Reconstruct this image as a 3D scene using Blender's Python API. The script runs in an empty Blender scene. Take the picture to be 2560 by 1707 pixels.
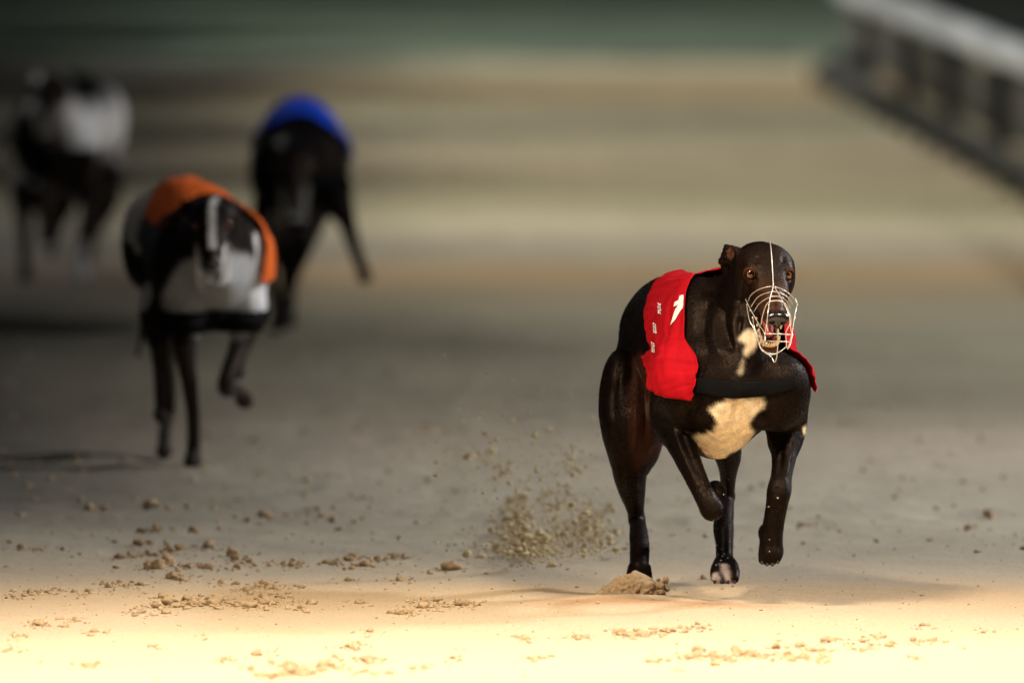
import bpy, math
import numpy as np
from mathutils import Vector, Matrix
from mathutils.bvhtree import BVHTree

rng = np.random.default_rng(7)
SC = bpy.context.scene
COL = SC.collection

# ------------------------------------------------------------------ camera
F = 28444.0                      # focal length in photo pixels (400 mm on full frame, 2560 px wide)
CAM = np.array([0.0, 0.0, 1.76])
PITCH = math.atan(1512.5 / F)
FWD = np.array([0, math.cos(PITCH), -math.sin(PITCH)])
UPV = np.array([0, math.sin(PITCH), math.cos(PITCH)])
cam_d = bpy.data.cameras.new('camera'); cam = bpy.data.objects.new('camera', cam_d); COL.objects.link(cam)
cam_d.sensor_width = 36; cam_d.lens = 400; cam_d.clip_start = 0.5; cam_d.clip_end = 3000
cam.location = CAM; cam.rotation_euler = (math.pi / 2 - PITCH, 0, 0)
cam_d.dof.use_dof = True; cam_d.dof.focus_distance = 23.05; cam_d.dof.aperture_fstop = 3.2; cam_d.dof.aperture_blades = 9
SC.camera = cam

# ------------------------------------------------------------------ night sky, weak moon-like sun, exposure
w = bpy.data.worlds.new('World'); SC.world = w; w.use_nodes = True
nt = w.node_tree; bg = nt.nodes['Background']
sky = nt.nodes.new('ShaderNodeTexSky'); sky.sky_type = 'NISHITA'; sky.sun_disc = False
SUN_EL, SUN_AZ = math.radians(35), math.radians(150)
sky.sun_elevation = SUN_EL; sky.sun_rotation = SUN_AZ
nt.links.new(sky.outputs[0], bg.inputs[0]); bg.inputs[1].default_value = 0.0045
sd = bpy.data.lights.new('sun', 'SUN'); so = bpy.data.objects.new('sun', sd); COL.objects.link(so)
sd.energy = 0.05; sd.angle = math.radians(12); sd.color = (1, .95, .88)
sdir = Vector((math.sin(SUN_AZ) * math.cos(SUN_EL), math.cos(SUN_AZ) * math.cos(SUN_EL), math.sin(SUN_EL)))
so.rotation_euler = sdir.to_track_quat('Z', 'Y').to_euler()
SC.view_settings.view_transform = 'Standard'; SC.view_settings.look = 'None'
SC.view_settings.exposure = 0; SC.view_settings.gamma = 1; SC.view_settings.use_curve_mapping = False
SC.render.engine = 'CYCLES'
SC.cycles.use_denoising = True
SC.cycles.max_bounces = 6
SC.cycles.sample_clamp_indirect = 3.0

# track floodlights: (mast foot, head height, aim points of its four lamps, watts per lamp, cone degrees, colour, key)
FLOODS = [
    ((-4.2, 17.6), 9.0, [(-.35, 20.5), (.05, 20.5), (.45, 20.5), (.85, 20.5)], 3200, 38, (1.0, .83, .64), 'A'),
    ((4.8, 17.4), 9.0, [(-.35, 20.5), (.05, 20.5), (.45, 20.5), (.85, 20.5)], 3000, 38, (1.0, .83, .64), 'E'),
    ((8.5, 28.5), 6.0, [(1.6, 23.9), (1.7, 26.0), (1.9, 30.0), (2.3, 36.3)], 2750, 54, (.95, .95, 1.0), 'B'),
    ((-8.0, 47.0), 7.0, [(2.7, 37.4), (2.5, 41.6), (2.3, 48.0), (2.3, 55.0)], 6300, 42, (.97, .95, .88), 'C'),
    ((-8.0, 66.0), 7.0, [(2.6, 58.5), (2.6, 62.5), (2.5, 68.0), (2.2, 76.0)], 7000, 40, (.97, 1.0, .90), 'D'),
]

# ------------------------------------------------------------------ helpers
def P(px, py, Y):
    """photo pixel + distance -> world point"""
    d = FWD + (px - 1280) / F * np.array([1, 0, 0]) + (853.5 - py) / F * UPV
    return CAM + d * (Y / d[1])
def G(px, py):
    """photo pixel -> point on the ground"""
    d = FWD + (px - 1280) / F * np.array([1, 0, 0]) + (853.5 - py) / F * UPV
    return CAM + d * (-CAM[2] / d[2])
def proj(v):
    v = np.atleast_2d(v) - CAM
    zc = v @ FWD
    return np.stack([1280 + F * v[:, 0] / zc, 853.5 - F * (v @ UPV) / zc], 1)
def inpoly(p, poly):
    x, y = p[:, 0], p[:, 1]; c = np.zeros(len(p), bool); n = len(poly)
    for i in range(n):
        x1, y1 = poly[i]; x2, y2 = poly[(i + 1) % n]
        if y1 == y2: continue
        c ^= ((y1 > y) != (y2 > y)) & (x < (x2 - x1) * (y - y1) / (y2 - y1) + x1)
    return c
_TAB = np.random.default_rng(3).random((64, 64, 64)).astype(np.float32)
def vnoise(p):
    p = np.asarray(p, np.float32); i = np.floor(p).astype(int); f = p - i; f = f * f * (3 - 2 * f)
    r = 0
    for a in (0, 1):
        for b in (0, 1):
            for c in (0, 1):
                wgt = (f[:, 0] if a else 1 - f[:, 0]) * (f[:, 1] if b else 1 - f[:, 1]) * (f[:, 2] if c else 1 - f[:, 2])
                r = r + wgt * _TAB[(i[:, 0] + a) % 64, (i[:, 1] + b) % 64, (i[:, 2] + c) % 64]
    return r * 2 - 1
def fbm(p, o=4):
    r, a = 0, 1.0; p = np.asarray(p, np.float32)
    for k in range(o):
        r = r + a * vnoise(p + k * 11.3); p = p * 2.03; a *= .5
    return r / 1.9

def mesh_np(name, verts, quads):
    me = bpy.data.meshes.new(name)
    verts = np.asarray(verts, np.float32); quads = np.asarray(quads, np.int32); k = quads.shape[1]
    me.vertices.add(len(verts)); me.vertices.foreach_set('co', verts.ravel())
    me.loops.add(quads.size); me.loops.foreach_set('vertex_index', quads.ravel())
    me.polygons.add(len(quads)); me.polygons.foreach_set('loop_start', np.arange(0, quads.size, k, dtype=np.int32))
    me.polygons.foreach_set('use_smooth', np.ones(len(quads), bool))
    me.update(calc_edges=True); me.validate()
    return me
def put(name, me, mat=None, parent=None, loc=None):
    o = bpy.data.objects.new(name, me); COL.objects.link(o)
    if mat is not None and me is not None and not me.materials: me.materials.append(mat)
    if parent is not None:
        o.parent = parent
    if loc is not None: o.location = loc
    return o
def tag(o, label=None, cat=None, group=None, kind=None):
    if label: o['label'] = label
    if cat: o['category'] = cat
    if group: o['group'] = group
    if kind: o['kind'] = kind
    return o
def empty(name, loc):
    o = bpy.data.objects.new(name, None); COL.objects.link(o); o.location = loc; o.empty_display_size = .1
    return o
def wput(name, me, mat, root):
    """mesh given in world coordinates, parented to an Empty"""
    o = put(name, me, mat); o.parent = root; o.location = -Vector(WLOC(root)); return o
def WLOC(o):
    v = Vector(o.location)
    while o.parent: o = o.parent; v += o.location
    return v
def colattr(me, c, name='Col'):
    a = me.color_attributes.new(name, 'FLOAT_COLOR', 'POINT')
    c4 = np.ones((len(me.vertices), 4), np.float32); c4[:, :3] = c
    a.data.foreach_set('color', c4.ravel())

def tube(pts, r, n=8, smooth=True, closed=False, caps=True):
    """swept tube; r scalar or list"""
    pts = np.asarray(pts, float); m = len(pts); r = np.full(m, r) if np.isscalar(r) else np.asarray(r, float)
    T = np.gradient(pts, axis=0); T /= np.linalg.norm(T, axis=1)[:, None] + 1e-12
    a = np.array([0, 0, 1.0]) if abs(T[0, 2]) < .9 else np.array([1.0, 0, 0])
    N = np.cross(T[0], a); N /= np.linalg.norm(N); V = []
    for i in range(m):
        N = N - T[i] * (N @ T[i]); N /= np.linalg.norm(N); B = np.cross(T[i], N)
        for k in range(n):
            t = 2 * math.pi * k / n; V.append(pts[i] + r[i] * (math.cos(t) * N + math.sin(t) * B))
    Q = [[i * n + k, i * n + (k + 1) % n, (i + 1) * n + (k + 1) % n, (i + 1) * n + k] for i in range(m - 1) for k in range(n)]
    if caps:
        V.append(pts[0]); V.append(pts[-1]); c0, c1 = len(V) - 2, len(V) - 1
        for k in range(n):
            Q.append([c0, (k + 1) % n, k, k]); Q.append([c1, (m - 1) * n + k, (m - 1) * n + (k + 1) % n, (m - 1) * n + (k + 1) % n])
    return np.array(V), Q
def join(parts):
    V, Q, o = [], [], 0
    for v, q in parts:
        V.append(np.asarray(v)); Q += [[i + o for i in f] for f in q]; o += len(v)
    return np.vstack(V), Q
def mesh_py(name, VQ, smooth=True):
    V, Q = VQ; me = bpy.data.meshes.new(name)
    faces = [list(dict.fromkeys(f)) for f in Q]
    me.from_pydata([tuple(v) for v in V], [], faces); me.update()
    if smooth: me.polygons.foreach_set('use_smooth', np.ones(len(me.polygons), bool))
    return me
def box(c, s, bev=0.0, rot=None):
    x, y, z = np.array(s) / 2.0; b = min(bev, x * .9, y * .9, z * .9)
    if b <= 0:
        V = np.array([[a, d, e] for a in (-x, x) for d in (-y, y) for e in (-z, z)])
        Q = [[0, 1, 3, 2], [4, 6, 7, 5], [0, 4, 5, 1], [2, 3, 7, 6], [0, 2, 6, 4], [1, 5, 7, 3]]
    else:
        ring = lambda ox, oy, zz: [[-ox + b, -oy, zz], [ox - b, -oy, zz], [ox, -oy + b, zz], [ox, oy - b, zz], [ox - b, oy, zz], [-ox + b, oy, zz], [-ox, oy - b, zz], [-ox, -oy + b, zz]]
        V = np.array(ring(x - b, y - b, -z) + ring(x, y, -z + b) + ring(x, y, z - b) + ring(x - b, y - b, z)); Q = []
        for l in range(3):
            for k in range(8): Q.append([l * 8 + k, l * 8 + (k + 1) % 8, (l + 1) * 8 + (k + 1) % 8, (l + 1) * 8 + k])
        Q += [list(range(7, -1, -1)), list(range(24, 32))]
    if rot is not None: V = V @ np.array(rot).T
    return V + np.array(c), Q
def spline(pts, n):
    """Catmull-Rom through pts"""
    p = np.asarray(pts, float); p = np.vstack([2 * p[0] - p[1], p, 2 * p[-1] - p[-2]]); out = []
    m = len(p) - 3
    for i in range(m):
        a, b, c, d = p[i:i + 4]
        for t in np.linspace(0, 1, n, endpoint=(i == m - 1)):
            out.append(.5 * (2 * b + (c - a) * t + (2 * a - 5 * b + 4 * c - d) * t * t + (3 * b - a - 3 * c + d) * t ** 3))
    return np.array(out)

# ------------------------------------------------------------------ materials
def mat(name, col=(.5, .5, .5), rough=.5, **kw):
    m = bpy.data.materials.new(name); m.use_nodes = True; b = m.node_tree.nodes['Principled BSDF']
    b.inputs['Base Color'].default_value = (*col, 1); b.inputs['Roughness'].default_value = rough
    for k, v in kw.items():
        b.inputs[k].default_value = v
    return m
def N(m, t, **kw):
    n = m.node_tree.nodes.new(t)
    for k, v in kw.items(): setattr(n, k, v)
    return n
def L(m, a, b): m.node_tree.links.new(a, b)
def bump(m, scale, strength, dist=.002, detail=4, stretch=None, prev=None):
    tc = N(m, 'ShaderNodeTexCoord'); nz = N(m, 'ShaderNodeTexNoise'); nz.inputs['Scale'].default_value = scale; nz.inputs['Detail'].default_value = detail
    src = tc.outputs['Object']
    if stretch:
        mp = N(m, 'ShaderNodeMapping'); mp.inputs['Scale'].default_value = stretch; L(m, src, mp.inputs[0]); src = mp.outputs[0]
    L(m, src, nz.inputs['Vector'])
    bp = N(m, 'ShaderNodeBump'); bp.inputs['Strength'].default_value = strength; bp.inputs['Distance'].default_value = dist
    L(m, nz.outputs[0], bp.inputs['Height'])
    if prev: L(m, prev.outputs[0], bp.inputs['Normal'])
    L(m, bp.outputs[0], m.node_tree.nodes['Principled BSDF'].inputs['Normal'])
    return bp
def vary(m, c1, c2, scale, detail=5, stretch=None, lo=.35, hi=.65):
    tc = N(m, 'ShaderNodeTexCoord'); nz = N(m, 'ShaderNodeTexNoise'); nz.inputs['Scale'].default_value = scale; nz.inputs['Detail'].default_value = detail
    src = tc.outputs['Object']
    if stretch:
        mp = N(m, 'ShaderNodeMapping'); mp.inputs['Scale'].default_value = stretch; L(m, src, mp.inputs[0]); src = mp.outputs[0]
    L(m, src, nz.inputs['Vector']); r = N(m, 'ShaderNodeValToRGB')
    r.color_ramp.elements[0].position = lo; r.color_ramp.elements[1].position = hi
    r.color_ramp.elements[0].color = (*c1, 1); r.color_ramp.elements[1].color = (*c2, 1)
    L(m, nz.outputs[0], r.inputs[0]); L(m, r.outputs[0], m.node_tree.nodes['Principled BSDF'].inputs['Base Color'])
    return r
def coat_mat(name, rough=.44, spec=.17):
    m = mat(name, rough=rough)
    b = m.node_tree.nodes['Principled BSDF']; b.inputs['Specular IOR Level'].default_value = spec
    at = N(m, 'ShaderNodeAttribute'); at.attribute_name = 'Col'
    tc = N(m, 'ShaderNodeTexCoord'); nz = N(m, 'ShaderNodeTexNoise'); nz.inputs['Scale'].default_value = 70; nz.inputs['Detail'].default_value = 6
    L(m, tc.outputs['Object'], nz.inputs['Vector'])
    mr = N(m, 'ShaderNodeMapRange'); mr.inputs['From Min'].default_value = .3; mr.inputs['From Max'].default_value = .7; mr.inputs['To Min'].default_value = .8; mr.inputs['To Max'].default_value = 1.18
    L(m, nz.outputs[0], mr.inputs['Value'])
    mx = N(m, 'ShaderNodeMix', data_type='RGBA', blend_type='MULTIPLY'); mx.inputs[0].default_value = 1
    L(m, at.outputs['Color'], mx.inputs[6]); L(m, mr.outputs[0], mx.inputs[7]); L(m, mx.outputs[2], b.inputs['Base Color'])
    b.inputs['Sheen Weight'].default_value = .0; b.inputs['Sheen Roughness'].default_value = .4; b.inputs['Sheen Tint'].default_value = (.8, .45, .28, 1)
    b.inputs['Specular Tint'].default_value = (1, .72, .52, 1)
    rn = N(m, 'ShaderNodeMapRange'); rn.inputs['To Min'].default_value = rough - .1; rn.inputs['To Max'].default_value = rough + .16
    L(m, nz.outputs[0], rn.inputs['Value']); L(m, rn.outputs[0], b.inputs['Roughness'])
    b1 = bump(m, 520, .3, .0012, 4, (1, 1, .3)); bump(m, 170, .5, .0022, 3, (1, 1, .22), b1)
    return m

M_COAT = coat_mat('short_dark_coat')
M_EYEW = mat('eye', (.5, .3, .1), .05)
def eye_mat():
    m = mat('amber_eye', rough=.04); at = N(m, 'ShaderNodeAttribute'); at.attribute_name = 'Col'
    L(m, at.outputs['Color'], m.node_tree.nodes['Principled BSDF'].inputs['Base Color'])
    b = m.node_tree.nodes['Principled BSDF']; b.inputs['Coat Weight'].default_value = 1; b.inputs['Coat Roughness'].default_value = .02
    return m
M_EYE = eye_mat()
M_NOSE = mat('wet_nose', (.012, .009, .009), .22); M_NOSE.node_tree.nodes['Principled BSDF'].inputs['Coat Weight'].default_value = .6
M_NOSE.node_tree.nodes['Principled BSDF'].inputs['Coat Roughness'].default_value = .12
bump(M_NOSE, 500, .4, .0008, 2)
M_TOOTH = mat('tooth', (.72, .58, .34), .25)
M_TONGUE = mat('tongue', (.42, .07, .09), .3); bump(M_TONGUE, 300, .3, .001)
M_CLAW = mat('claw', (.012, .009, .008), .7)
M_WIRE = mat('galvanised_wire', (.80, .76, .68), .3, Metallic=.6)
def cloth(name, c, c2):
    m = mat(name, c, .78); vary(m, c2, c, 14, 4); b = m.node_tree.nodes['Principled BSDF']
    b.inputs['Specular IOR Level'].default_value = .08
    b1 = bump(m, 900, .25, .0006, 1)
    bump(m, 22, .35, .006, 3, (1, 1, .35), b1)
    return m
M_RED = cloth('red_cloth', (.44, .005, .012), (.38, .004, .010))
M_ORANGE = cloth('orange_cloth', (.80, .16, .03), (.66, .12, .02))
M_BLUE = cloth('blue_cloth', (.02, .10, .80), (.015, .07, .62))
M_BLACKC = cloth('black_cloth', (.003, .003, .003), (.002, .002, .002))
M_WHITEC = mat('white_print', (.82, .80, .78), .6)
M_SAND = None
def sand_mat(name, cols, dim_and_foot=False, bands=None):
    m = mat(name, rough=.92); b = m.node_tree.nodes['Principled BSDF']; b.inputs['Specular IOR Level'].default_value = .2
    tc = N(m, 'ShaderNodeTexCoord')
    def nz(scale, stretch, detail=5):
        mp = N(m, 'ShaderNodeMapping'); mp.inputs['Scale'].default_value = stretch; L(m, tc.outputs['Object'], mp.inputs[0])
        n = N(m, 'ShaderNodeTexNoise'); n.inputs['Scale'].default_value = scale; n.inputs['Detail'].default_value = detail; L(m, mp.outputs[0], n.inputs['Vector']); return n
    big = nz(.9, (.28, .55, 1), 4); r = N(m, 'ShaderNodeValToRGB'); e = r.color_ramp.elements
    if bands:                                                 # strips of differing sand tone across the track, edges wandering
        sp0 = N(m, 'ShaderNodeSeparateXYZ'); L(m, tc.outputs['Object'], sp0.inputs[0]); wb = nz(.35, (.5, .9, 1), 4)
        ma = N(m, 'ShaderNodeMath', operation='MULTIPLY_ADD'); L(m, wb.outputs[0], ma.inputs[0]); ma.inputs[1].default_value = 5.0; L(m, sp0.outputs[1], ma.inputs[2])
        mp0 = N(m, 'ShaderNodeMapRange'); L(m, ma.outputs[0], mp0.inputs['Value']); mp0.inputs['From Min'].default_value = 22 + 2.5; mp0.inputs['From Max'].default_value = 62 + 2.5; L(m, mp0.outputs[0], r.inputs[0])
        while len(e) > 1: e.remove(e[-1])
        for i, (yy, cc) in enumerate(bands):
            k = e[0] if i == 0 else e.new((yy - 22) / 40); k.position = (yy - 22) / 40; k.color = (*cc, 1)
        bl = N(m, 'ShaderNodeMapRange'); L(m, big.outputs[0], bl.inputs['Value']); bl.inputs['From Min'].default_value = .3; bl.inputs['From Max'].default_value = .7; bl.inputs['To Min'].default_value = .84; bl.inputs['To Max'].default_value = 1.14
        m0 = N(m, 'ShaderNodeMix', data_type='RGBA', blend_type='MULTIPLY'); m0.inputs[0].default_value = 1; L(m, r.outputs[0], m0.inputs[6]); L(m, bl.outputs[0], m0.inputs[7]); base_out = m0.outputs[2]
    else:
        e[0].position = .3; e[0].color = (*cols[0], 1); e[1].position = .7; e[1].color = (*cols[2], 1); k = e.new(.5); k.color = (*cols[1], 1); base_out = r.outputs[0]
        L(m, big.outputs[0], r.inputs[0])
    fine = nz(160, (1, 1, 1), 4); mr = N(m, 'ShaderNodeMapRange'); mr.inputs['From Min'].default_value = .3; mr.inputs['From Max'].default_value = .7
    mr.inputs['To Min'].default_value = .82; mr.inputs['To Max'].default_value = 1.12; L(m, fine.outputs[0], mr.inputs['Value'])
    mx = N(m, 'ShaderNodeMix', data_type='RGBA', blend_type='MULTIPLY'); mx.inputs[0].default_value = 1
    L(m, base_out, mx.inputs[6]); L(m, mr.outputs[0], mx.inputs[7]); L(m, mx.outputs[2], b.inputs['Base Color'])
    if dim_and_foot:                                                  # weaker light on the outer side, painted as darker sand
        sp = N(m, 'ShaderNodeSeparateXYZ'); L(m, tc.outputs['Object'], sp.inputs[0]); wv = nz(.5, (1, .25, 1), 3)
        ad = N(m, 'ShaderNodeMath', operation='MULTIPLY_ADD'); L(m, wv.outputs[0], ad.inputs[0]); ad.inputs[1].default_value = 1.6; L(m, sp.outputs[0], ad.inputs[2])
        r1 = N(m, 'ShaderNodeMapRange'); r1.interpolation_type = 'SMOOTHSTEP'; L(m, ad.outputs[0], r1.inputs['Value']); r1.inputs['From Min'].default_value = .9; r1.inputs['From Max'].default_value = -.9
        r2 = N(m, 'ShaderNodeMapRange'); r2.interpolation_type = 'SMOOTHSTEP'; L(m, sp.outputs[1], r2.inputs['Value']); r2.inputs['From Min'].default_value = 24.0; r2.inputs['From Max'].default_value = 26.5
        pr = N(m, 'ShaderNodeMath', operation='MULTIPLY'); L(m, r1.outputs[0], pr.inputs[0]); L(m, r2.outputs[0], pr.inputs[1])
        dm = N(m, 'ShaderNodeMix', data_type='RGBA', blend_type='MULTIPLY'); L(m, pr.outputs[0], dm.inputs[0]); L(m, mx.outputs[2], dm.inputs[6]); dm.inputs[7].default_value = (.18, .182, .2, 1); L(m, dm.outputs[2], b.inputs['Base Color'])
    if dim_and_foot:
        fa = N(m, 'ShaderNodeAttribute'); fa.attribute_name = 'FootTint'; fm = N(m, 'ShaderNodeMix', data_type='RGBA', blend_type='MULTIPLY'); L(m, fa.outputs['Fac'], fm.inputs[0]); L(m, dm.outputs[2], fm.inputs[6]); fm.inputs[7].default_value = (.80, .60, .46, 1); L(m, fm.outputs[2], b.inputs['Base Color'])
    b1 = bump(m, 240, .35, .003, 4); bump(m, 26, .35, .012, 4, (1, .6, 1), b1)
    return m
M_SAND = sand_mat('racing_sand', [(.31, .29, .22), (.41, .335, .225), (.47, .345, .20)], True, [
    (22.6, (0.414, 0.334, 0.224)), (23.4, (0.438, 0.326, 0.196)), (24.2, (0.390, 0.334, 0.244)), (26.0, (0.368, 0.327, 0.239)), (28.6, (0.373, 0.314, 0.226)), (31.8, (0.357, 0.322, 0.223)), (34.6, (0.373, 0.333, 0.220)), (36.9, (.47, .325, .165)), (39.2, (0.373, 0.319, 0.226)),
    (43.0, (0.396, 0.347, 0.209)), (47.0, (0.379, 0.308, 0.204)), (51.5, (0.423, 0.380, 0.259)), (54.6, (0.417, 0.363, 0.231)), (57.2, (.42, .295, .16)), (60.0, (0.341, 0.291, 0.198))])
M_CLOD = sand_mat('clod_sand', [(.36, .26, .15), (.40, .29, .17), (.44, .33, .20)])
M_SPRAY = sand_mat('brightened_sand', [(.50, .40, .22), (.56, .45, .26), (.62, .50, .30)])  # paler than the clods: colour makes up for light the spray lacks
M_GRAIN = mat('bright_grain', (.75, .66, .5), .3)
M_GRASS = mat('grass', (.07, .10, .07), .9); vary(M_GRASS, (.06, .085, .06), (.12, .15, .10), .8, 6)
M_INFIELD = mat('unlit_infield', (.02, .024, .015), .95); vary(M_INFIELD, (.012, .015, .010), (.03, .034, .022), .5, 6)  # night darkness of the unlit infield put into its colour
M_DIRT = mat('dirt', (.12, .105, .08), .95); vary(M_DIRT, (.07, .065, .05), (.16, .14, .11), .35, 6)
M_RAIL = mat('white_rail', (.74, .76, .77), .4); vary(M_RAIL, (.30, .31, .32), (.50, .52, .53), .5, 5)
M_STEEL = mat('painted_steel', (.10, .10, .095), .5, Metallic=.4); vary(M_STEEL, (.015, .015, .013), (.05, .046, .038), 4, 5)
M_BOARD = mat('rail_board', (.16, .14, .10), .7); vary(M_BOARD, (.008, .007, .005), (.06, .052, .036), .9, 6, None, .38, .68)
M_HOARD = mat('green_hoarding', (.10, .15, .11), .6); vary(M_HOARD, (.07, .11, .08), (.13, .18, .14), .6, 5)
def lamp_mat(c, s):
    m = mat('lamp_lens', c, .2); b = m.node_tree.nodes['Principled BSDF']; b.inputs['Emission Color'].default_value = (*c, 1); b.inputs['Emission Strength'].default_value = s; return m

# ------------------------------------------------------------------ implicit surfaces: field + surface nets
class Field:
    def __init__(s, lo, hi, h):
        s.lo = np.array(lo, np.float32); s.h = h
        s.n = np.ceil((np.array(hi) - lo) / h).astype(int) + 1
        s.f = np.full(s.n, .2, np.float32)
        s.ax = [(s.lo[i] + h * np.arange(s.n[i])).astype(np.float32) for i in range(3)]
    def _sl(s, lo, hi):
        a = np.clip(np.floor((np.asarray(lo) - s.lo) / s.h).astype(int), 0, s.n); b = np.clip(np.ceil((np.asarray(hi) - s.lo) / s.h).astype(int) + 1, 0, s.n)
        if (b <= a).any(): return None
        sl = tuple(slice(a[i], b[i]) for i in range(3))
        g = [s.ax[0][sl[0]][:, None, None], s.ax[1][sl[1]][None, :, None], s.ax[2][sl[2]][None, None, :]]
        return sl, g
    def _mix(s, sl, d, k, op):
        f = s.f[sl]
        if op == 'sub':
            d = -d; h = np.maximum(k - np.abs(f - d), 0) / k; s.f[sl] = np.maximum(f, d) + h * h * k * .25
        else:
            h = np.maximum(k - np.abs(f - d), 0) / k; s.f[sl] = np.minimum(f, d) - h * h * k * .25
    def cone(s, a, b, r1, r2, k=.02, op='add'):
        a = np.asarray(a, float); b = np.asarray(b, float); m = max(r1, r2) + k + .012
        t = s._sl(np.minimum(a, b) - m, np.maximum(a, b) + m)
        if t is None: return
        sl, g = t; ab = b - a; L2 = max(ab @ ab, 1e-9)
        q = [g[i] - np.float32(a[i]) for i in range(3)]
        u = np.clip((q[0] * ab[0] + q[1] * ab[1] + q[2] * ab[2]) / L2, 0, 1).astype(np.float32)
        d = np.sqrt((q[0] - u * ab[0]) ** 2 + (q[1] - u * ab[1]) ** 2 + (q[2] - u * ab[2]) ** 2) - (r1 + (r2 - r1) * u)
        s._mix(sl, d.astype(np.float32), k, op)
    def chain(s, pts, k=.02, sub=5):
        """limb: smooth tapered tube through (point, radius) joints, merged into the body once"""
        q = np.array([[*a, r] for a, r in pts], float); q = spline(q, sub) if len(q) > 2 else q
        m = q[:, 3].max() + k + .012; t = s._sl(q[:, :3].min(0) - m, q[:, :3].max(0) + m)
        if t is None: return
        sl, g = t; best = None
        for A, B in zip(q[:-1], q[1:]):
            ab = B[:3] - A[:3]; L2 = max(ab @ ab, 1e-9); e = [g[i] - np.float32(A[i]) for i in range(3)]
            u = np.clip((e[0] * np.float32(ab[0]) + e[1] * np.float32(ab[1]) + e[2] * np.float32(ab[2])) / np.float32(L2), 0, 1)
            d = np.sqrt((e[0] - u * np.float32(ab[0])) ** 2 + (e[1] - u * np.float32(ab[1])) ** 2 + (e[2] - u * np.float32(ab[2])) ** 2) - (np.float32(A[3]) + np.float32(B[3] - A[3]) * u)
            best = d if best is None else np.minimum(best, d)
        s._mix(sl, best.astype(np.float32), k, 'add')
    def ell(s, c, r, R=None, k=.02, op='add'):
        c = np.asarray(c, float); r = np.asarray(r, float); R = np.eye(3) if R is None else np.asarray(R, float)   # rows = axes
        ext = np.sqrt(((R * r[:, None]) ** 2).sum(0)) + k + .012
        t = s._sl(c - ext, c + ext)
        if t is None: return
        sl, g = t; q = [g[i] - np.float32(c[i]) for i in range(3)]
        k0 = 0; k1 = 0
        for i in range(3):
            e = q[0] * np.float32(R[i, 0]) + q[1] * np.float32(R[i, 1]) + q[2] * np.float32(R[i, 2])
            k0 = k0 + (e / r[i]) ** 2; k1 = k1 + (e / r[i] ** 2) ** 2
        k0 = np.sqrt(k0); d = k0 * (k0 - 1) / (np.sqrt(k1) + 1e-6)
        s._mix(sl, d.astype(np.float32), k, op)
    def sweep(s, o, D, Lt, S, k=.03):
        """torso: stations (s, z_top, z_bottom, half width, belly sharpness) along horizontal axis D from o"""
        S = np.asarray(S, float); hi = o + D * S[-1, 0]
        m = .16; lo_ = np.minimum(o, hi) - m; hi_ = np.maximum(o, hi) + m; lo_[2] = S[:, 2].min() - .06; hi_[2] = S[:, 1].max() + .06
        sl, g = s._sl(lo_, hi_)
        x = g[0] - o[0]; y = g[1] - o[1]
        t = (x * D[0] + y * D[1])[:, :, 0]; l = (x * Lt[0] + y * Lt[1])[:, :, 0]
        tt = np.linspace(S[0, 0], S[-1, 0], 200); sp = []
        dense = spline(S, 24)
        for c in range(1, 4): sp.append(np.interp(np.clip(t, S[0, 0], S[-1, 0]), dense[:, 0], dense[:, c])[:, :, None])
        zt, zb, w_ = sp; zc = (zt + zb) / 2; hh = (zt - zb) / 2
        over = np.maximum(np.maximum(S[0, 0] - t, t - S[-1, 0]), 0)[:, :, None]
        v = g[2] - zc; wl = w_ * (1 - .22 * np.clip(-v / hh, 0, 1) ** 2)         # keel a little narrower than the back
        e = np.sqrt((l[:, :, None] / wl) ** 2 + (v / hh) ** 2)
        d = (e - 1) * np.minimum(wl, hh) ; d = np.where(over > 0, np.sqrt(np.maximum(d, 0) ** 2 + over ** 2) + np.minimum(d, 0), d)
        s._mix(sl, d.astype(np.float32), k, 'add')
    def sample(s, p):
        q = (np.asarray(p, np.float32) - s.lo) / s.h; i = np.clip(np.floor(q).astype(int), 0, s.n - 2); f = np.clip(q - i, 0, 1); r = 0
        for a in (0, 1):
            for b in (0, 1):
                for c in (0, 1):
                    r = r + (f[:, 0] if a else 1 - f[:, 0]) * (f[:, 1] if b else 1 - f[:, 1]) * (f[:, 2] if c else 1 - f[:, 2]) * s.f[i[:, 0] + a, i[:, 1] + b, i[:, 2] + c]
        return r
    def grad(s, p, e=None):
        e = e or s.h; g = np.stack([s.sample(p + np.eye(3)[i] * e) - s.sample(p - np.eye(3)[i] * e) for i in range(3)], 1)
        return g / (np.linalg.norm(g, axis=1)[:, None] + 1e-9)
    def mesh(s, smooth=2):
        f = s.f; ins = f < 0
        c = np.zeros(np.array(f.shape) - 1, np.int8)
        for a in (0, 1):
            for b in (0, 1):
                for d in (0, 1): c += ins[a:a + c.shape[0], b:b + c.shape[1], d:d + c.shape[2]]
        idx = np.argwhere((c > 0) & (c < 8)); ident = np.full(c.shape, -1, np.int32); ident[tuple(idx.T)] = np.arange(len(idx))
        corner = [(a, b, d) for a in (0, 1) for b in (0, 1) for d in (0, 1)]
        val = {k: f[idx[:, 0] + k[0], idx[:, 1] + k[1], idx[:, 2] + k[2]] for k in corner}
        acc = np.zeros((len(idx), 3)); cnt = np.zeros(len(idx))
        for k in corner:
            for ax in range(3):
                if k[ax]: continue
                k2 = list(k); k2[ax] = 1; k2 = tuple(k2); a, b = val[k], val[k2]; m = (a < 0) != (b < 0)
                t = np.where(m, a / np.where(m, a - b, 1), 0); p = np.tile(np.array(k, float), (len(idx), 1)); p[:, ax] += t
                acc[m] += p[m]; cnt[m] += 1
        V = s.lo + s.h * (idx + acc / cnt[:, None]); Q = []
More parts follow.
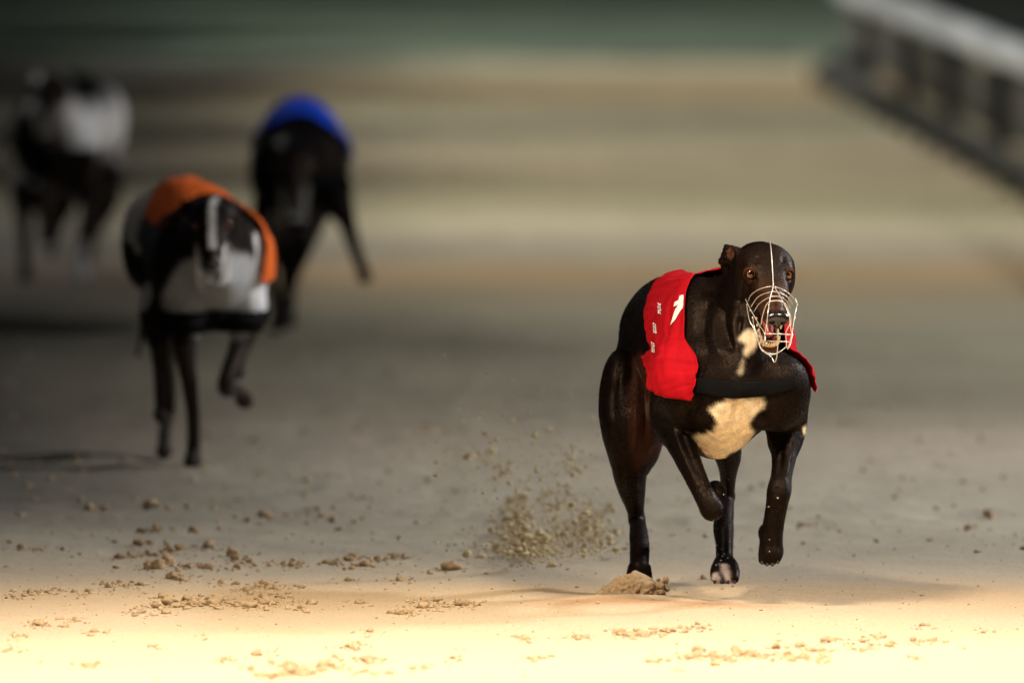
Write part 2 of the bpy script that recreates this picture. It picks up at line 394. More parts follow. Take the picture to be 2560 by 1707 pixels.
        for ax in range(3):
            o1, o2 = [(1, 2), (2, 0), (0, 1)][ax]
            A = [slice(None)] * 3; B = [slice(None)] * 3; A[ax] = slice(0, -1); B[ax] = slice(1, None)
            ia, ib = ins[tuple(A)], ins[tuple(B)]; e = np.argwhere(ia != ib)
            e = e[(e[:, o1] > 0) & (e[:, o2] > 0) & (e[:, o1] < c.shape[o1]) & (e[:, o2] < c.shape[o2])]
            fl = ia[tuple(e.T)]
            def cell(d1, d2):
                q = e.copy(); q[:, o1] -= d1; q[:, o2] -= d2; return ident[tuple(q.T)]
            q = np.stack([cell(1, 1), cell(0, 1), cell(0, 0), cell(1, 0)], 1)
            q[~fl] = q[~fl][:, ::-1]; Q.append(q)
        Q = np.vstack(Q); Q = Q[(Q >= 0).all(1)]
        e = np.vstack([Q[:, [0, 1]], Q[:, [1, 2]], Q[:, [2, 3]], Q[:, [3, 0]]])
        for it in range(smooth):
            n = np.bincount(e[:, 0], minlength=len(V)) + np.bincount(e[:, 1], minlength=len(V))
            S = np.stack([np.bincount(e[:, 0], V[e[:, 1], i], len(V)) + np.bincount(e[:, 1], V[e[:, 0], i], len(V)) for i in range(3)], 1)
            V = V + .5 * (S / n[:, None] - V)
        return V, Q

# ------------------------------------------------------------------ ground, sand track
def axis_pts(segs):
    out = []
    for a, b, st in segs: out += list(np.arange(a, b, st))
    return np.array(out + [segs[-1][1]])
gx = axis_pts([(-14, -2.2, .5), (-2.2, -1.15, .06), (-1.15, 1.15, .011), (1.15, 2.6, .06)])
gy = axis_pts([(3, 19.5, .5), (19.5, 20.9, .05), (20.9, 24.6, .011), (24.6, 30, .04), (30, 62, .3)])
X, Y = np.meshgrid(gx, gy); XY = np.stack([X.ravel(), Y.ravel()], 1)
def lump(c, rx, ry, h): return h * np.exp(-((XY[:, 0] - c[0]) / rx) ** 2 - ((XY[:, 1] - c[1]) / ry) ** 2)
p3 = np.column_stack([XY, 0 * XY[:, 0]])
Zg = np.clip((XY[:, 1] - 23.6) / 1.5, 0, 1) * (.012 * fbm(p3 * [7, 6, 1] + 3, 3) - .014 * np.maximum(vnoise(p3 * [6, 3.5, 1] + 31) - .35, 0)) + .006 * fbm(p3 * [1.6, 2.2, 1], 3) + .0016 * fbm(p3 * [9, 14, 1], 3) + .0012 * np.maximum(fbm(p3 * [28, 40, 1] + 7, 2), 0)
fo = G(1600, 1497); Zg += lump(fo, .16, .10, .012) + lump(G(1450, 1512), .20, .10, .008) + lump(G(1770, 1520), .22, .08, .010) - lump(G(1950, 1500), .35, .14, .010) - lump(G(1780, 1480), .2, .1, .006)
Zg = np.clip(Zg, -.02, .04); I = np.arange(len(Zg)).reshape(X.shape)
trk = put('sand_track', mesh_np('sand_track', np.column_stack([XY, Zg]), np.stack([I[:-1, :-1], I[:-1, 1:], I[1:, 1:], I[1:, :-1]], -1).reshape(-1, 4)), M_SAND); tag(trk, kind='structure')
fr_ = sum(lump(G(*c), rx, ry, h) for c, rx, ry, h in (((1560, 1508), .17, .10, .9), ((1700, 1516), .16, .07, .8), ((1850, 1524), .12, .04, .5), ((1420, 1514), .12, .07, .5))); fr_ = np.clip(fr_ * (1 + .5 * fbm(p3 * [9, 14, 1], 3)), 0, 1)
colattr(trk.data, np.repeat(fr_[:, None], 3, 1), 'FootTint')  # darker orange patches around the planted hind foot
def zat(x, y):
    i = np.clip(np.searchsorted(gx, x), 0, len(gx) - 1); j = np.clip(np.searchsorted(gy, y), 0, len(gy) - 1); return Zg.reshape(X.shape)[j, i]
g_ = put('ground', mesh_np('ground', [(-900, -300, -.05), (900, -300, -.05), (900, 1500, -.05), (-900, 1500, -.05)], [[0, 1, 2, 3]]), M_INFIELD); tag(g_, kind='structure')
vx = np.linspace(-14, 2.6, 40); vy = np.linspace(61.9, 96, 40); VX, VY = np.meshgrid(vx, vy); vz = .01 + .03 * fbm(np.column_stack([VX.ravel(), VY.ravel(), 0 * VX.ravel()]), 3)
I = np.arange(1600).reshape(40, 40); gv = put('grass_verge', mesh_np('grass_verge', np.column_stack([VX.ravel(), VY.ravel(), vz]), np.stack([I[:-1, :-1], I[:-1, 1:], I[1:, 1:], I[1:, :-1]], -1).reshape(-1, 4)), M_GRASS); tag(gv, kind='structure')

# ------------------------------------------------------------------ inner running rail beside the track
RL = lambda y: 2.05 + (y - 44.4) * (-.38 / 13.4) + np.maximum(y - 57, 0) ** 2 * .03
rr = empty('running_rail', (float(RL(46)), 46, 0)); tag(rr, 'white tubular running rail on short dark posts with weathered kickboards along the track', 'rail')
ys = np.linspace(28, 64, 60); wput('top_rail', mesh_py('top_rail', tube(np.column_stack([RL(ys), ys, 0 * ys + .485]), .066, 14)), M_RAIL, rr)
pv = box((0, 0, .22), (.07, .09, .50), .012); pm = mesh_py('post', pv, False)
for y in np.arange(28.6, 64, 3.05):
    o = put('post', pm, M_STEEL, rr); o.location = Vector((float(RL(y)) + .03, y, 0)) - rr.location
for i, y in enumerate(np.arange(28, 61, 3.05)):
    V, Q = box((0, 0, .245), (.03, 2.98, .22), .006); o = put('kickboard', mesh_py('kickboard', (V, Q), False), M_BOARD, rr)
    o.location = Vector((float(RL(y + 1.5)) + .075, y + 1.5, 0)) - rr.location; o.rotation_euler = (0, 0, math.atan2(.38, 13.4))
hr = empty('hare_rail', (float(RL(46)) - .06, 46, 0)); tag(hr, 'low dark steel hare rail running along the foot of the white rail', 'rail')
wput('channel', mesh_py('channel', join([tube(np.column_stack([RL(ys) - .10, ys, 0 * ys + .075]), .03, 10), tube(np.column_stack([RL(ys) - .02, ys, 0 * ys + .075]), .03, 10)])), M_STEEL, hr)
V, Q = box((0, 0, .03), (.24, .10, .075), .008); sm = mesh_py('sleeper', (V, Q), False)
for y in np.arange(28.3, 64, 1.2):
    o = put('sleeper', sm, M_STEEL, hr); o.location = Vector((float(RL(y)) - .06, y, 0)) - hr.location

# ------------------------------------------------------------------ floodlight masts that light the track
for (mx, my), mh, aims, watt, cone, colr, key in FLOODS:
    aim = np.append(np.mean(aims, 0), 0)
    ms = empty('floodlight_mast', (mx, my, 0))
    tag(ms, {'A': 'tall steel floodlight mast with four warm lamps on the outer side of the finish', 'E': 'tall steel floodlight mast with four warm lamps on the inner side of the finish', 'B': 'steel floodlight mast with four cool lamps inside the rail, nearest the finish', 'C': 'steel floodlight mast with four cool lamps on the outer side, across from the white rail', 'D': 'steel floodlight mast with four cool lamps on the outer side beside the grass verge'}[key], 'floodlight', 'floodlight masts')
    put('pole', mesh_py('pole', tube([(0, 0, -.05), (0, 0, mh * .5), (0, 0, mh + .3)], [.11, .09, .06], 14)), M_STEEL, ms)
    to = np.array(aim) - [mx, my, mh]; hz = to[:2] / np.linalg.norm(to[:2]); sx = np.array([hz[1], -hz[0], 0])
    put('crossbar', mesh_py('crossbar', tube([np.array([0, 0, mh]) - sx * 1.05, np.array([0, 0, mh]) + sx * 1.05], .035, 10)), M_STEEL, ms)
    lm = lamp_mat(colr, 60)
    for k, am in zip((-.9, -.3, .3, .9), aims if (np.array(aims[-1]) - aims[0]) @ sx[:2] > 0 else aims[::-1]):
        c = np.array([mx, my, mh]) + sx * k; d = np.array([*am, 0]) - c; d /= np.linalg.norm(d); u_ = np.cross(sx, d); R = np.stack([sx, d, u_], 1)
        V, Q = box((0, .12, 0), (.40, .20, .34), .03, None); hd = put('lamp_housing', mesh_py('lamp_housing', (V @ R.T + sx * k + [0, 0, mh], Q), False), M_STEEL, ms)
        V, Q = box((0, .232, 0), (.34, .02, .28), .004, None); put('lens', mesh_py('lens', (V @ R.T + sx * k + [0, 0, mh], Q), False), lm, hd)
        ld = bpy.data.lights.new('lamp', 'SPOT'); ld.energy = watt; ld.color = colr; ld.spot_size = math.radians(cone); ld.spot_blend = 1.0; ld.shadow_soft_size = .42
        lo_ = bpy.data.objects.new('lamp', ld); COL.objects.link(lo_); lo_.parent = ms; lo_.location = Vector(sx * k + np.array([0, 0, mh]) + d * .27); lo_.rotation_euler = Vector(-d).to_track_quat('Z', 'Y').to_euler()

# ------------------------------------------------------------------ greyhounds
class Head:
    """head frame: r to the viewer's right, f along the muzzle, u up (millimetres)"""
    def __init__(s, eye_mid, pitch, yaw=0, roll=0, scale=1.0):
        p, y = math.radians(pitch), math.radians(yaw); s.o = np.array(eye_mid, float); s.k = scale * .001
        s.f = np.array([math.sin(y) * math.cos(p), -math.cos(y) * math.cos(p), -math.sin(p)])
        r = np.array([math.cos(y), math.sin(y), 0]); u = np.cross(r, s.f); u *= np.sign(u[2]); ro = math.radians(roll)
        s.r = r * math.cos(ro) + u * math.sin(ro); s.u = u * math.cos(ro) - r * math.sin(ro)
        s.R = np.stack([s.r, s.f, s.u])
    def __call__(s, r, f, u): return s.o + s.k * (r * s.r + f * s.f + u * s.u)
    def loc(s, v): return ((np.asarray(v) - s.o) @ s.R.T) / s.k

def add_head(fd, H, mouth=1.0, ears='rose', jaw_drop=1.0):
    k = H.k; E = lambda c, r, kk=12, op='add': fd.ell(H(*c), np.array(r) * k, H.R, kk * k, op)
    C = lambda a, b, r1, r2, kk=10, op='add': fd.cone(H(*a), H(*b), r1 * k, r2 * k, kk * k, op)
    E((0, -46, -2), (57, 54, 41), 16)                        # cranium
    E((0, -80, -36), (50, 50, 44), 24)                        # occiput towards the neck
    for s in (-1, 1):
        E((s * 40, -50, -34), (22, 46, 38), 16)              # cheek
        E((s * 33, -16, 12), (14, 14, 9), 18)                # brow
        E((s * 37, -6, 0), (15.5, 15, 14), 9)                 # lids
        E((s * 24, 24, -14), (12, 34, 18), 14)               # cheek bone to muzzle
    E((0, -6, -6), (36, 36, 27), 20)                         # broad flat forehead
    C((0, -18, -10), (0, 52, -19), 32, 25, 16)               # bridge
    C((0, 52, -20), (0, 106, -29), 25, 19, 10)
    for s in (-1, 1):
        C((s * 20, 5, -34), (s * 11, 100, -40), 16, 14, 10)  # upper lip
    E((0, 0, -28), (30, 60, 24), 14)
    # lower jaw, hanging open
    jd = jaw_drop
    J = lambda r, f, u: (r, f, -40 + (u + 40) * jd)
    for s in (-1, 1):
        C(J(s * 24, -46, -56), J(s * 18, 30, -96), 15, 10, 10); C(J(s * 18, 30, -96), J(s * 12, 74, -118), 10, 8, 7)
        C(J(s * 22, -30, -40), J(s * 16, 18, -72), 11, 8, 8)   # stretched lip corner
    C(J(-8, 78, -120), J(8, 78, -120), 9.5, 9.5, 6)
    E(J(0, 5, -92), (13, 50, 9), 8)                          # jaw floor
    # mouth cavity
    if jd > .6:
        C((0, -14, -60), (0, 40, -70), 12, 14, 6, 'sub'); C((0, 40, -66), (0, 96, -76), 14, 14, 6, 'sub')
    # eye sockets
    for s in (-1, 1):
        E((s * 37, -6, 0), (12.0, 12.0, 12.0), 1.5, 'sub'); E((s * 40, 7, 4.0), (11.2, 12, 8.8), 2, 'sub')
        E((s * 27, 18, -3), (4, 9, 6), 8, 'sub')              # inner corner hollow
    # nostril pads merge under the nose piece
    E((0, 112, -29), (17, 12, 13), 6)
    # ears
    sl = -1
    C((-44, -68, 0), (-58, -82, 4), 15, 10, 12); C((-55, -82, 9), (-79, -93, 17), 8, 2, 4)
    C((-58, -84, 2), (-78, -94, 5), 8, 3.6, 4); C((-58, -86, -8), (-80, -96, -8), 9, 3.8, 4); C((-58, -88, -20), (-80, -97, -24), 9, 4.5, 4)
    C((-79, -93, 17), (-82, -97, -24), 2, 3.8, 3); C((-80, -97, -24), (-64, -98, -58), 5, 9, 10)
    E((-66, -76, 1), (7.5, 8, 12), 3, 'sub')
    C((40, -76, -10), (46, -100, -22), 13, 9, 10); C((46, -100, -22), (44, -124, -46), 9, 5, 8)

def px_r(p, Y): return p * Y / F
def chain_px(fd, pts, k=.02):
    fd.chain([(P(x, y, Y), px_r(r, Y)) for x, y, Y, r in pts], k)

class Torso:
    def __init__(s, o, yaw, S):
        s.o = np.array([o[0], o[1], 0.0]); a = math.radians(yaw); s.D = np.array([-math.sin(a), math.cos(a), 0]); s.L = np.array([math.cos(a), math.sin(a), 0]); s.S = np.asarray(S, float)
    def axis(s, t, drop=0):
        d = spline(s.S, 24); z = (np.interp(t, d[:, 0], d[:, 1]) + np.interp(t, d[:, 0], d[:, 2])) / 2
        return s.o + np.asarray(t)[..., None] * s.D + z[..., None] * np.array([0, 0, 1.0])
    def cast(s, fd, t, th, off, R=.30):
        """outermost point of the body at station t, angle th (radians, 0 = +L, pi/2 = up), held off by `off`"""
        t = np.asarray(t, float).ravel(); th = np.asarray(th, float).ravel(); a = s.axis(t)
        d = np.cos(th)[:, None] * s.L + np.sin(th)[:, None] * np.array([0, 0, 1.0]); r = np.full(len(t), R); hit = np.zeros(len(t), bool)
        out = np.full(len(t), .03)
        for q in np.arange(R, .02, -.003):
            v = fd.sample(a + d * q) < off; new = v & ~hit; out[new] = q; hit |= v
        return out, a, d

def jacket(fd, T, name, rows, root, mat_, n_u=56, n_v=64, off=.007, fold=.004, right=None):
    """rows: (front angle from the spine, front station, rear angle, rear station) down one side, mirrored to the other"""
    rw = np.asarray(rows, float); r2 = np.asarray(right if right is not None else rows, float)
    rw = np.vstack([r2[:0:-1] * [-1, 1, -1, 1], rw])          # front angle, front station, rear angle, rear station
    vv = np.linspace(0, len(rw) - 1, n_v); d = spline(rw, 20); ii = np.linspace(0, len(rw) - 1, len(d))
    aF, fr, aR, re = [np.interp(vv, ii, d[:, i]) for i in range(4)]
    u = np.linspace(0, 1, n_u)
    st = fr[:, None] + (re - fr)[:, None] * u[None]; th = np.radians(90 + aF[:, None] + (aR - aF)[:, None] * u[None])
    r, a, dr = T.cast(fd, st, th, off); r = r.reshape(st.shape)
    for it in range(8):                                # cloth bridges hollows
        p = np.pad(r, 1, mode='edge'); av = (p[:-2, 1:-1] + p[2:, 1:-1] + p[1:-1, :-2] + p[1:-1, 2:]) / 4; r = np.maximum(r, av * .9 + r * .1) if it < 4 else (av + r) / 2
    pts = a + dr * r.reshape(-1, 1)
    wv = fold * (vnoise(np.stack([st.ravel() * 26 + th.ravel() * 3, th.ravel() * 2.2, 0 * st.ravel()], 1)) + .5 * np.sin(st.ravel() * 150 + 5 * th.ravel()) * np.clip(np.abs(th.ravel() - math.pi / 2) - .6, 0, 1))
    q2 = np.stack([st.ravel() * 30 - th.ravel() * 9, th.ravel() * 1.5 + st.ravel() * 4, 0 * st.ravel() + 3.3], 1)
    wv = np.abs(wv) + fold * 1.1 * (1 - np.abs(vnoise(q2))) ** 3
    pts = pts + dr * wv[:, None]
    I = np.arange(n_v * n_u).reshape(n_v, n_u)
    Q = np.stack([I[:-1, :-1], I[:-1, 1:], I[1:, 1:], I[1:, :-1]], -1).reshape(-1, 4)
    me = mesh_np(name, pts, Q); o = wput(name, me, mat_, root)
    md = o.modifiers.new('thickness', 'SOLIDIFY'); md.thickness = .0016; md.offset = 0
    return o, pts, Q

def carve(V, fd, lines):
    """muscle ridges (+) and grooves (-): (pixel polyline, height in m, half width in px, nearest and farthest distance)"""
    g = fd.grad(V); px = proj(V); view = (CAM - V); view /= np.linalg.norm(view, axis=1)[:, None]; face = np.clip((g * view).sum(1) * 1.6, 0, 1); dsp = np.zeros(len(V))
    for ln, amp, w_, y0, y1 in lines:
        c = spline(np.array(ln, float), 8); lo, hi = c.min(0) - 3 * w_, c.max(0) + 3 * w_
        ix = np.where((px > lo).all(1) & (px < hi).all(1) & (V[:, 1] > y0) & (V[:, 1] < y1))[0]
        if not len(ix): continue
        p = px[ix]; best = np.full(len(ix), 1e9); tt = np.zeros(len(ix))
        for k, (a, b) in enumerate(zip(c[:-1], c[1:])):
            ab = b - a; u = np.clip(((p - a) @ ab) / (ab @ ab), 0, 1); d = np.linalg.norm(p - a - u[:, None] * ab, axis=1); m = d < best; best[m] = d[m]; tt[m] = (k + u[m]) / (len(c) - 1)
        dsp[ix] += amp * np.exp(-(best / w_) ** 2) * np.clip(np.minimum(tt, 1 - tt) * 6 + .15, 0, 1) * face[ix]
    dsp += .0011 * fbm(V * 22, 2) + .0004 * fbm(V * 70, 2)
    return V + g * dsp[:, None]
def dog_body(fd, root, colfn, mat_, smooth=2, lines=None):
    V, Q = fd.mesh(smooth); V = carve(V, fd, lines) if lines else V; me = mesh_np('body', V, Q); colattr(me, colfn(V, fd, Q)); o = wput('body', me, mat_, root); return o, V, Q

def ball(c, r, n=16, m=12):
    V = []
    for i in range(m + 1):
        a = math.pi * i / m
        for k in range(n): V.append([r * math.sin(a) * math.cos(2 * math.pi * k / n), r * math.sin(a) * math.sin(2 * math.pi * k / n), r * math.cos(a)])
    Q = [[i * n + k, (i + 1) * n + k, (i + 1) * n + (k + 1) % n, i * n + (k + 1) % n] for i in range(m) for k in range(n)]
    return np.array(V) + np.array(c), Q

def make_eye(H, s, root, n=40, gaze=None):
    """eyeball whose poles are its pupil axis"""
    c = H(s * 37, -6, 0); r = 12.1 * H.k
    z = (CAM - c) if gaze is None else gaze; z = z / np.linalg.norm(z); x = np.cross([0, 0, 1], z); x /= np.linalg.norm(x); y = np.cross(z, x)
    V, Q = ball((0, 0, 0), r, n, n); col = np.zeros((len(V), 3)); a = np.degrees(np.arccos(np.clip(V[:, 2] / r, -1, 1)))
    col[:] = (.04, .02, .015); col[a < 47] = (.32, .095, .020); col[(a < 47) & (a > 41)] = (.03, .010, .006); col[a < 31] = (.003, .002, .002)
    me = mesh_py('eye', (c + V @ np.stack([x, y, z]), Q)); colattr(me, col); return wput('eye', me, M_EYE, root)

# ---- the leading dog -------------------------------------------------------
YH = 22.95                                            # distance of its eyes
hero = empty('greyhound', tuple(G(1760, 1505)))
tag(hero, 'black greyhound in red racing jacket with pale chest patch, wire muzzle and open mouth', 'dog', 'racing greyhounds')
HH = Head(P(1924, 690, YH), 28, 9, -2, 1.0)
fd = Field((.17, 22.72, -.02), (.66, 24.12, .80), .003)
TS = Torso(P(1838, 960, 22.96), 13.5, [
    # s, top, bottom, half width
    (.00, .515, .365, .058), (.07, .575, .312, .098), (.16, .606, .292, .114), (.28, .630, .305, .112),
    (.42, .643, .365, .098), (.55, .646, .430, .078), (.66, .622, .455, .066), (.76, .572, .455, .050), (.82, .530, .46, .036)])
fd.sweep(TS.o, TS.D, TS.L, TS.S)
# neck
fd.chain([(HH(0, -90, -45), .054), (P(1862, 790, 23.06), .062), (P(1832, 850, 23.10), .080), (P(1818, 905, 23.14), .105)], .04)
fd.cone(HH(0, -60, -55), P(1852, 895, 23.0), .038, .066, .05)
fd.cone(HH(0, -95, -50), P(1775, 785, 23.34), .042, .050, .05)
# shoulders and upper arms
fd.ell(P(1742, 850, 23.14), (.058, .085, .125), TS.L[None] * 0 + np.eye(3), .05)
fd.ell(P(1918, 890, 23.15), (.046, .080, .105), None, .05)
fd.ell(P(1722, 965, 23.04), (.058, .062, .080), None, .03)
fd.ell(P(1944, 990, 23.0), (.054, .060, .072), None, .04)
fd.ell(P(1838, 990, 22.97), (.080, .046, .070), None, .04)        # breast
# front leg, viewer's right: hanging, paw down
chain_px(fd, [(1962, 950, 23.0, 54), (1972, 1045, 23.09, 47), (1962, 1105, 23.08, 40)], .045)
chain_px(fd, [(1968, 1070, 23.10, 41), (1960, 1140, 23.05, 31), (1954, 1188, 23.01, 26), (1948, 1226, 22.985, 30), (1942, 1262, 22.985, 27), (1932, 1320, 22.995, 27), (1928, 1358, 23.0, 28)], .014)
fd.ell(P(1999, 1072, 23.14), (.014, .018, .02), None, .014)          # point of elbow
fd.ell(P(1906, 1330, 23.01), (.008, .010, .014), None, .012)         # dew claw side
for i, x in enumerate((1909, 1921, 1934, 1946)):
    b = (4, 0, 0, 5)[i]
    chain_px(fd, [(x * .6 + 1928 * .4, 1352, 23.0, 15), (x, 1378, 22.985 + .002 * b, 13), (x - 3, 1402 - b, 22.99, 10)], .003)
# front leg, viewer's left: folded, wrist forward
chain_px(fd, [(1708, 930, 23.05, 62), (1678, 1030, 23.12, 54), (1690, 1075, 23.10, 47)], .03)
chain_px(fd, [(1684, 1060, 23.10, 46), (1712, 1130, 23.03, 34), (1745, 1205, 22.97, 27), (1766, 1248, 22.945, 27), (1780, 1272, 22.94, 27)], .014)
chain_px(fd, [(1780, 1272, 22.945, 26), (1790, 1252, 23.00, 22), (1794, 1232, 23.06, 22), (1788, 1222, 23.11, 22)], .012)
for i in range(4):
    chain_px(fd, [(1772 + 11 * i, 1226, 23.11, 11), (1768 + 12 * i, 1222, 23.145, 10), (1769 + 12 * i, 1234, 23.17, 8)], .006)
# hind leg, viewer's left: planted
fd.ell(P(1636, 822, 23.66), (.058, .11, .075), None, .03)
fd.ell(P(1605, 930, 23.58), (.052, .10, .10), None, .03)
chain_px(fd, [(1622, 870, 23.64, 58), (1575, 985, 23.47, 66), (1578, 1060, 23.40, 60)], .03)
fd.ell(P(1550, 1000, 23.46), (.042, .08, .105), None, .018)
fd.ell(P(1626, 1050, 23.46), (.030, .06, .085), None, .010)           # inner thigh
chain_px(fd, [(1575, 1060, 23.40, 54), (1574, 1150, 23.42, 47), (1577, 1205, 23.47, 38), (1587, 1262, 23.52, 24), (1592, 1300, 23.54, 18)], .05)
chain_px(fd, [(1592, 1296, 23.55, 17), (1597, 1335, 23.47, 23), (1599, 1375, 23.41, 24), (1598, 1420, 23.35, 23)], .012)
fd.cone(P(1576, 1205, 23.5), P(1588, 1292, 23.575), .014, .012, .02)  # tendon to the heel
for i in range(4):
    chain_px(fd, [(1582 + 11 * i, 1420, 23.35, 13), (1577 + 14 * i, 1446, 23.31, 12), (1576 + 15 * i, 1468, 23.285, 9)], .006)
# hind leg, viewer's right: swinging forward under the belly
chain_px(fd, [(1665, 880, 23.62, 64), (1725, 985, 23.42, 60), (1790, 1075, 23.28, 45)], .04)
chain_px(fd, [(1790, 1075, 23.28, 46), (1818, 1130, 23.35, 36), (1820, 1190, 23.43, 20), (1817, 1240, 23.50, 18)], .02)
chain_px(fd, [(1817, 1240, 23.50, 18), (1809, 1308, 23.40, 25), (1811, 1360, 23.32, 22), (1812, 1408, 23.26, 21)], .012)
for i in range(4):
    x = 1790 + 15 * i; b = (3, 0, 0, 3)[i]
    chain_px(fd, [(x * .6 + 725, 1404, 23.26, 14), (x, 1424, 23.225, 14), (x + (i - 1.5) * 2, 1449 - b, 23.20, 10)], .006)
# flank fold, tail
fd.cone(P(1660, 860, 23.5), P(1610, 1000, 23.42), .03, .02, .05)
tl = [P(1592, 770, 23.80), P(1585, 830, 23.90), P(1592, 930, 23.95), P(1600, 1040, 23.96), P(1606, 1130, 24.01), P(1604, 1180, 24.06)]
tp = spline(tl, 4); fd.chain([(p, .019 - .014 * i / len(tp)) for i, p in enumerate(tp)], .015)
add_head(fd, HH)
# relief: muscle unevenness
Z2 = lambda x, y: (1460 + x * .34443, 640 + y * .34443)      # coordinates read in the enlarged torso
Z1 = lambda x, y: (1750 + x * .24233, 560 + y * .24233)      # and in the enlarged head
CHEST = [Z2(*q) for q in [(1040, 1030), (1110, 1035), (1200, 1028), (1320, 1020), (1325, 1075), (1280, 1110), (1215, 1155), (1205, 1200), (1232, 1265), (1215, 1330), (1180, 1380), (1120, 1415), (1050, 1430), (1010, 1480), (960, 1462), (880, 1446), (850, 1400), (830, 1350), (785, 1305), (860, 1290), (930, 1270), (985, 1195), (940, 1160), (900, 1130), (930, 1090), (1010, 1060)]]
THROAT = [Z2(*q) for q in [(1190, 528), (1235, 545), (1262, 585), (1248, 640), (1220, 690), (1180, 730), (1168, 700), (1172, 640), (1140, 610), (1135, 590), (1160, 560)]]
STRIPE = [Z2(*q) for q in [(1155, 750), (1165, 752), (1150, 810), (1128, 862), (1120, 850), (1140, 800)]]
ELBOW = [Z2(*q) for q in [(1590, 1230), (1612, 1235), (1618, 1290), (1596, 1300), (1590, 1270)]]
TOES = [(1800, 1410), (1818, 1408), (1826, 1440), (1834, 1458), (1822, 1462), (1806, 1432)]
TOES2 = [(1780, 1432), (1795, 1428), (1806, 1466), (1780, 1468)]
HEADPOLY = [Z1(*q) for q in [(380, 240), (560, 150), (900, 150), (1060, 400), (1060, 760), (1010, 1150), (930, 1380), (640, 1380), (440, 820), (360, 600)]]
def hero_col(V, fd, Q):
    c = np.tile(np.array([.0036, .0020, .0016]), (len(V), 1)); n = fbm(V * 9, 3)
    c *= (1 + .35 * n)[:, None]; e = np.vstack([Q[:, [0, 1]], Q[:, [1, 2]], Q[:, [2, 3]], Q[:, [3, 0]]]); jit0 = np.stack([fbm(V * 40, 2), fbm(V * 40 + 9, 2)], 1) * 12
    def soft(m, it):
        m = m.astype(float); n_ = np.bincount(e[:, 0], minlength=len(V)) + np.bincount(e[:, 1], minlength=len(V))
        for _ in range(it): m = (np.bincount(e[:, 0], m[e[:, 1]], len(V)) + np.bincount(e[:, 1], m[e[:, 0]], len(V))) / n_
        return m
    g = fd.grad(V); l = HH.loc(V)
    px = proj(V); head = inpoly(px, HEADPOLY) & (V[:, 1] < 23.0) & ((V[:, 1] < 22.945) | (px[:, 1] < 740))
    c[head] *= np.array([2.2, 2.0, 1.9])
    # muzzle and lids: brown
    mz = np.clip((l[:, 1] - 12) / 60, 0, 1) * head; c = c * (1 - .65 * mz[:, None]) + np.array([.060, .024, .014]) * .65 * mz[:, None]
    for s in (-1, 1):
        d = np.linalg.norm(l - np.array([s * 38.5, -1, 0]), axis=1); w_ = np.clip((19 - d) / 4, 0, 1) * head; c = c * (1 - w_[:, None]) + np.array([.075, .028, .014]) * w_[:, None]
        w_ = np.clip((14.8 - d) / 1.2, 0, 1) * head; c = c * (1 - w_[:, None]) + np.array([.012, .006, .005]) * w_[:, None]
        for ctr, rad in (((s * 22, 6, 20), 11),):
            d = np.linalg.norm(l - np.array(ctr), axis=1); w_ = np.clip((rad - d) / 5, 0, .8) * head; c = c * (1 - w_[:, None]) + np.array([.004, .003, .003]) * w_[:, None]
    # inside of mouth: normals that face another jaw
    ins = head & (l[:, 1] > -20) & (l[:, 2] < -44 - .04 * l[:, 1]) & (np.abs(l[:, 0]) < 16) & ((g @ HH.u < -.25) | ((g @ HH.u > .3) & (l[:, 2] < -60)))
    c[ins] = (.12, .022, .022)
    br = soft(inpoly(px + jit0, [(1578, 890), (1606, 880), (1640, 930), (1668, 1110), (1626, 1150), (1590, 1180), (1572, 1100), (1576, 980)]) & (V[:, 1] > 23.2), 8)[:, None]; c = c * (1 - br) + np.array([.034, .012, .0075]) * br
    gum = head & (l[:, 1] > 10) & (l[:, 2] < -70) & (g @ HH.u > .35); c[gum] = (.16, .05, .03)
    ear = np.linalg.norm((l - np.array([-67, -84, 2])) / np.array([8, 10, 13]), axis=1) < 1; c[ear] = (.11, .05, .038)
    lips = head & (np.abs(l[:, 2] + 46) < 3.5) & (l[:, 1] > 0) ; c[lips] = (.02, .01, .009)
    jit = np.stack([fbm(V * 60, 3), fbm(V * 60 + 40, 3)], 1) * 14
    pale = np.array([.86, .72, .50])
    for poly, yy, jj in ((CHEST, 23.16, .8), (THROAT, 23.10, .6), (STRIPE, 23.1, .3), (ELBOW, 23.2, .5)):
        m = soft(inpoly(px + jit * jj, poly) & (V[:, 1] < yy) & ~(head & (V[:, 1] < 22.945)), 3)[:, None]
        c = c * (1 - m) + pale * (1 + .08 * n)[:, None] * m
    for poly in (TOES, TOES2):
        m = soft(inpoly(px + jit * .3, poly) & (V[:, 1] > 23.15) & (V[:, 1] < 23.31), 2)[:, None]; c = c * (1 - m) + np.array([.45, .36, .34]) * m
    return c
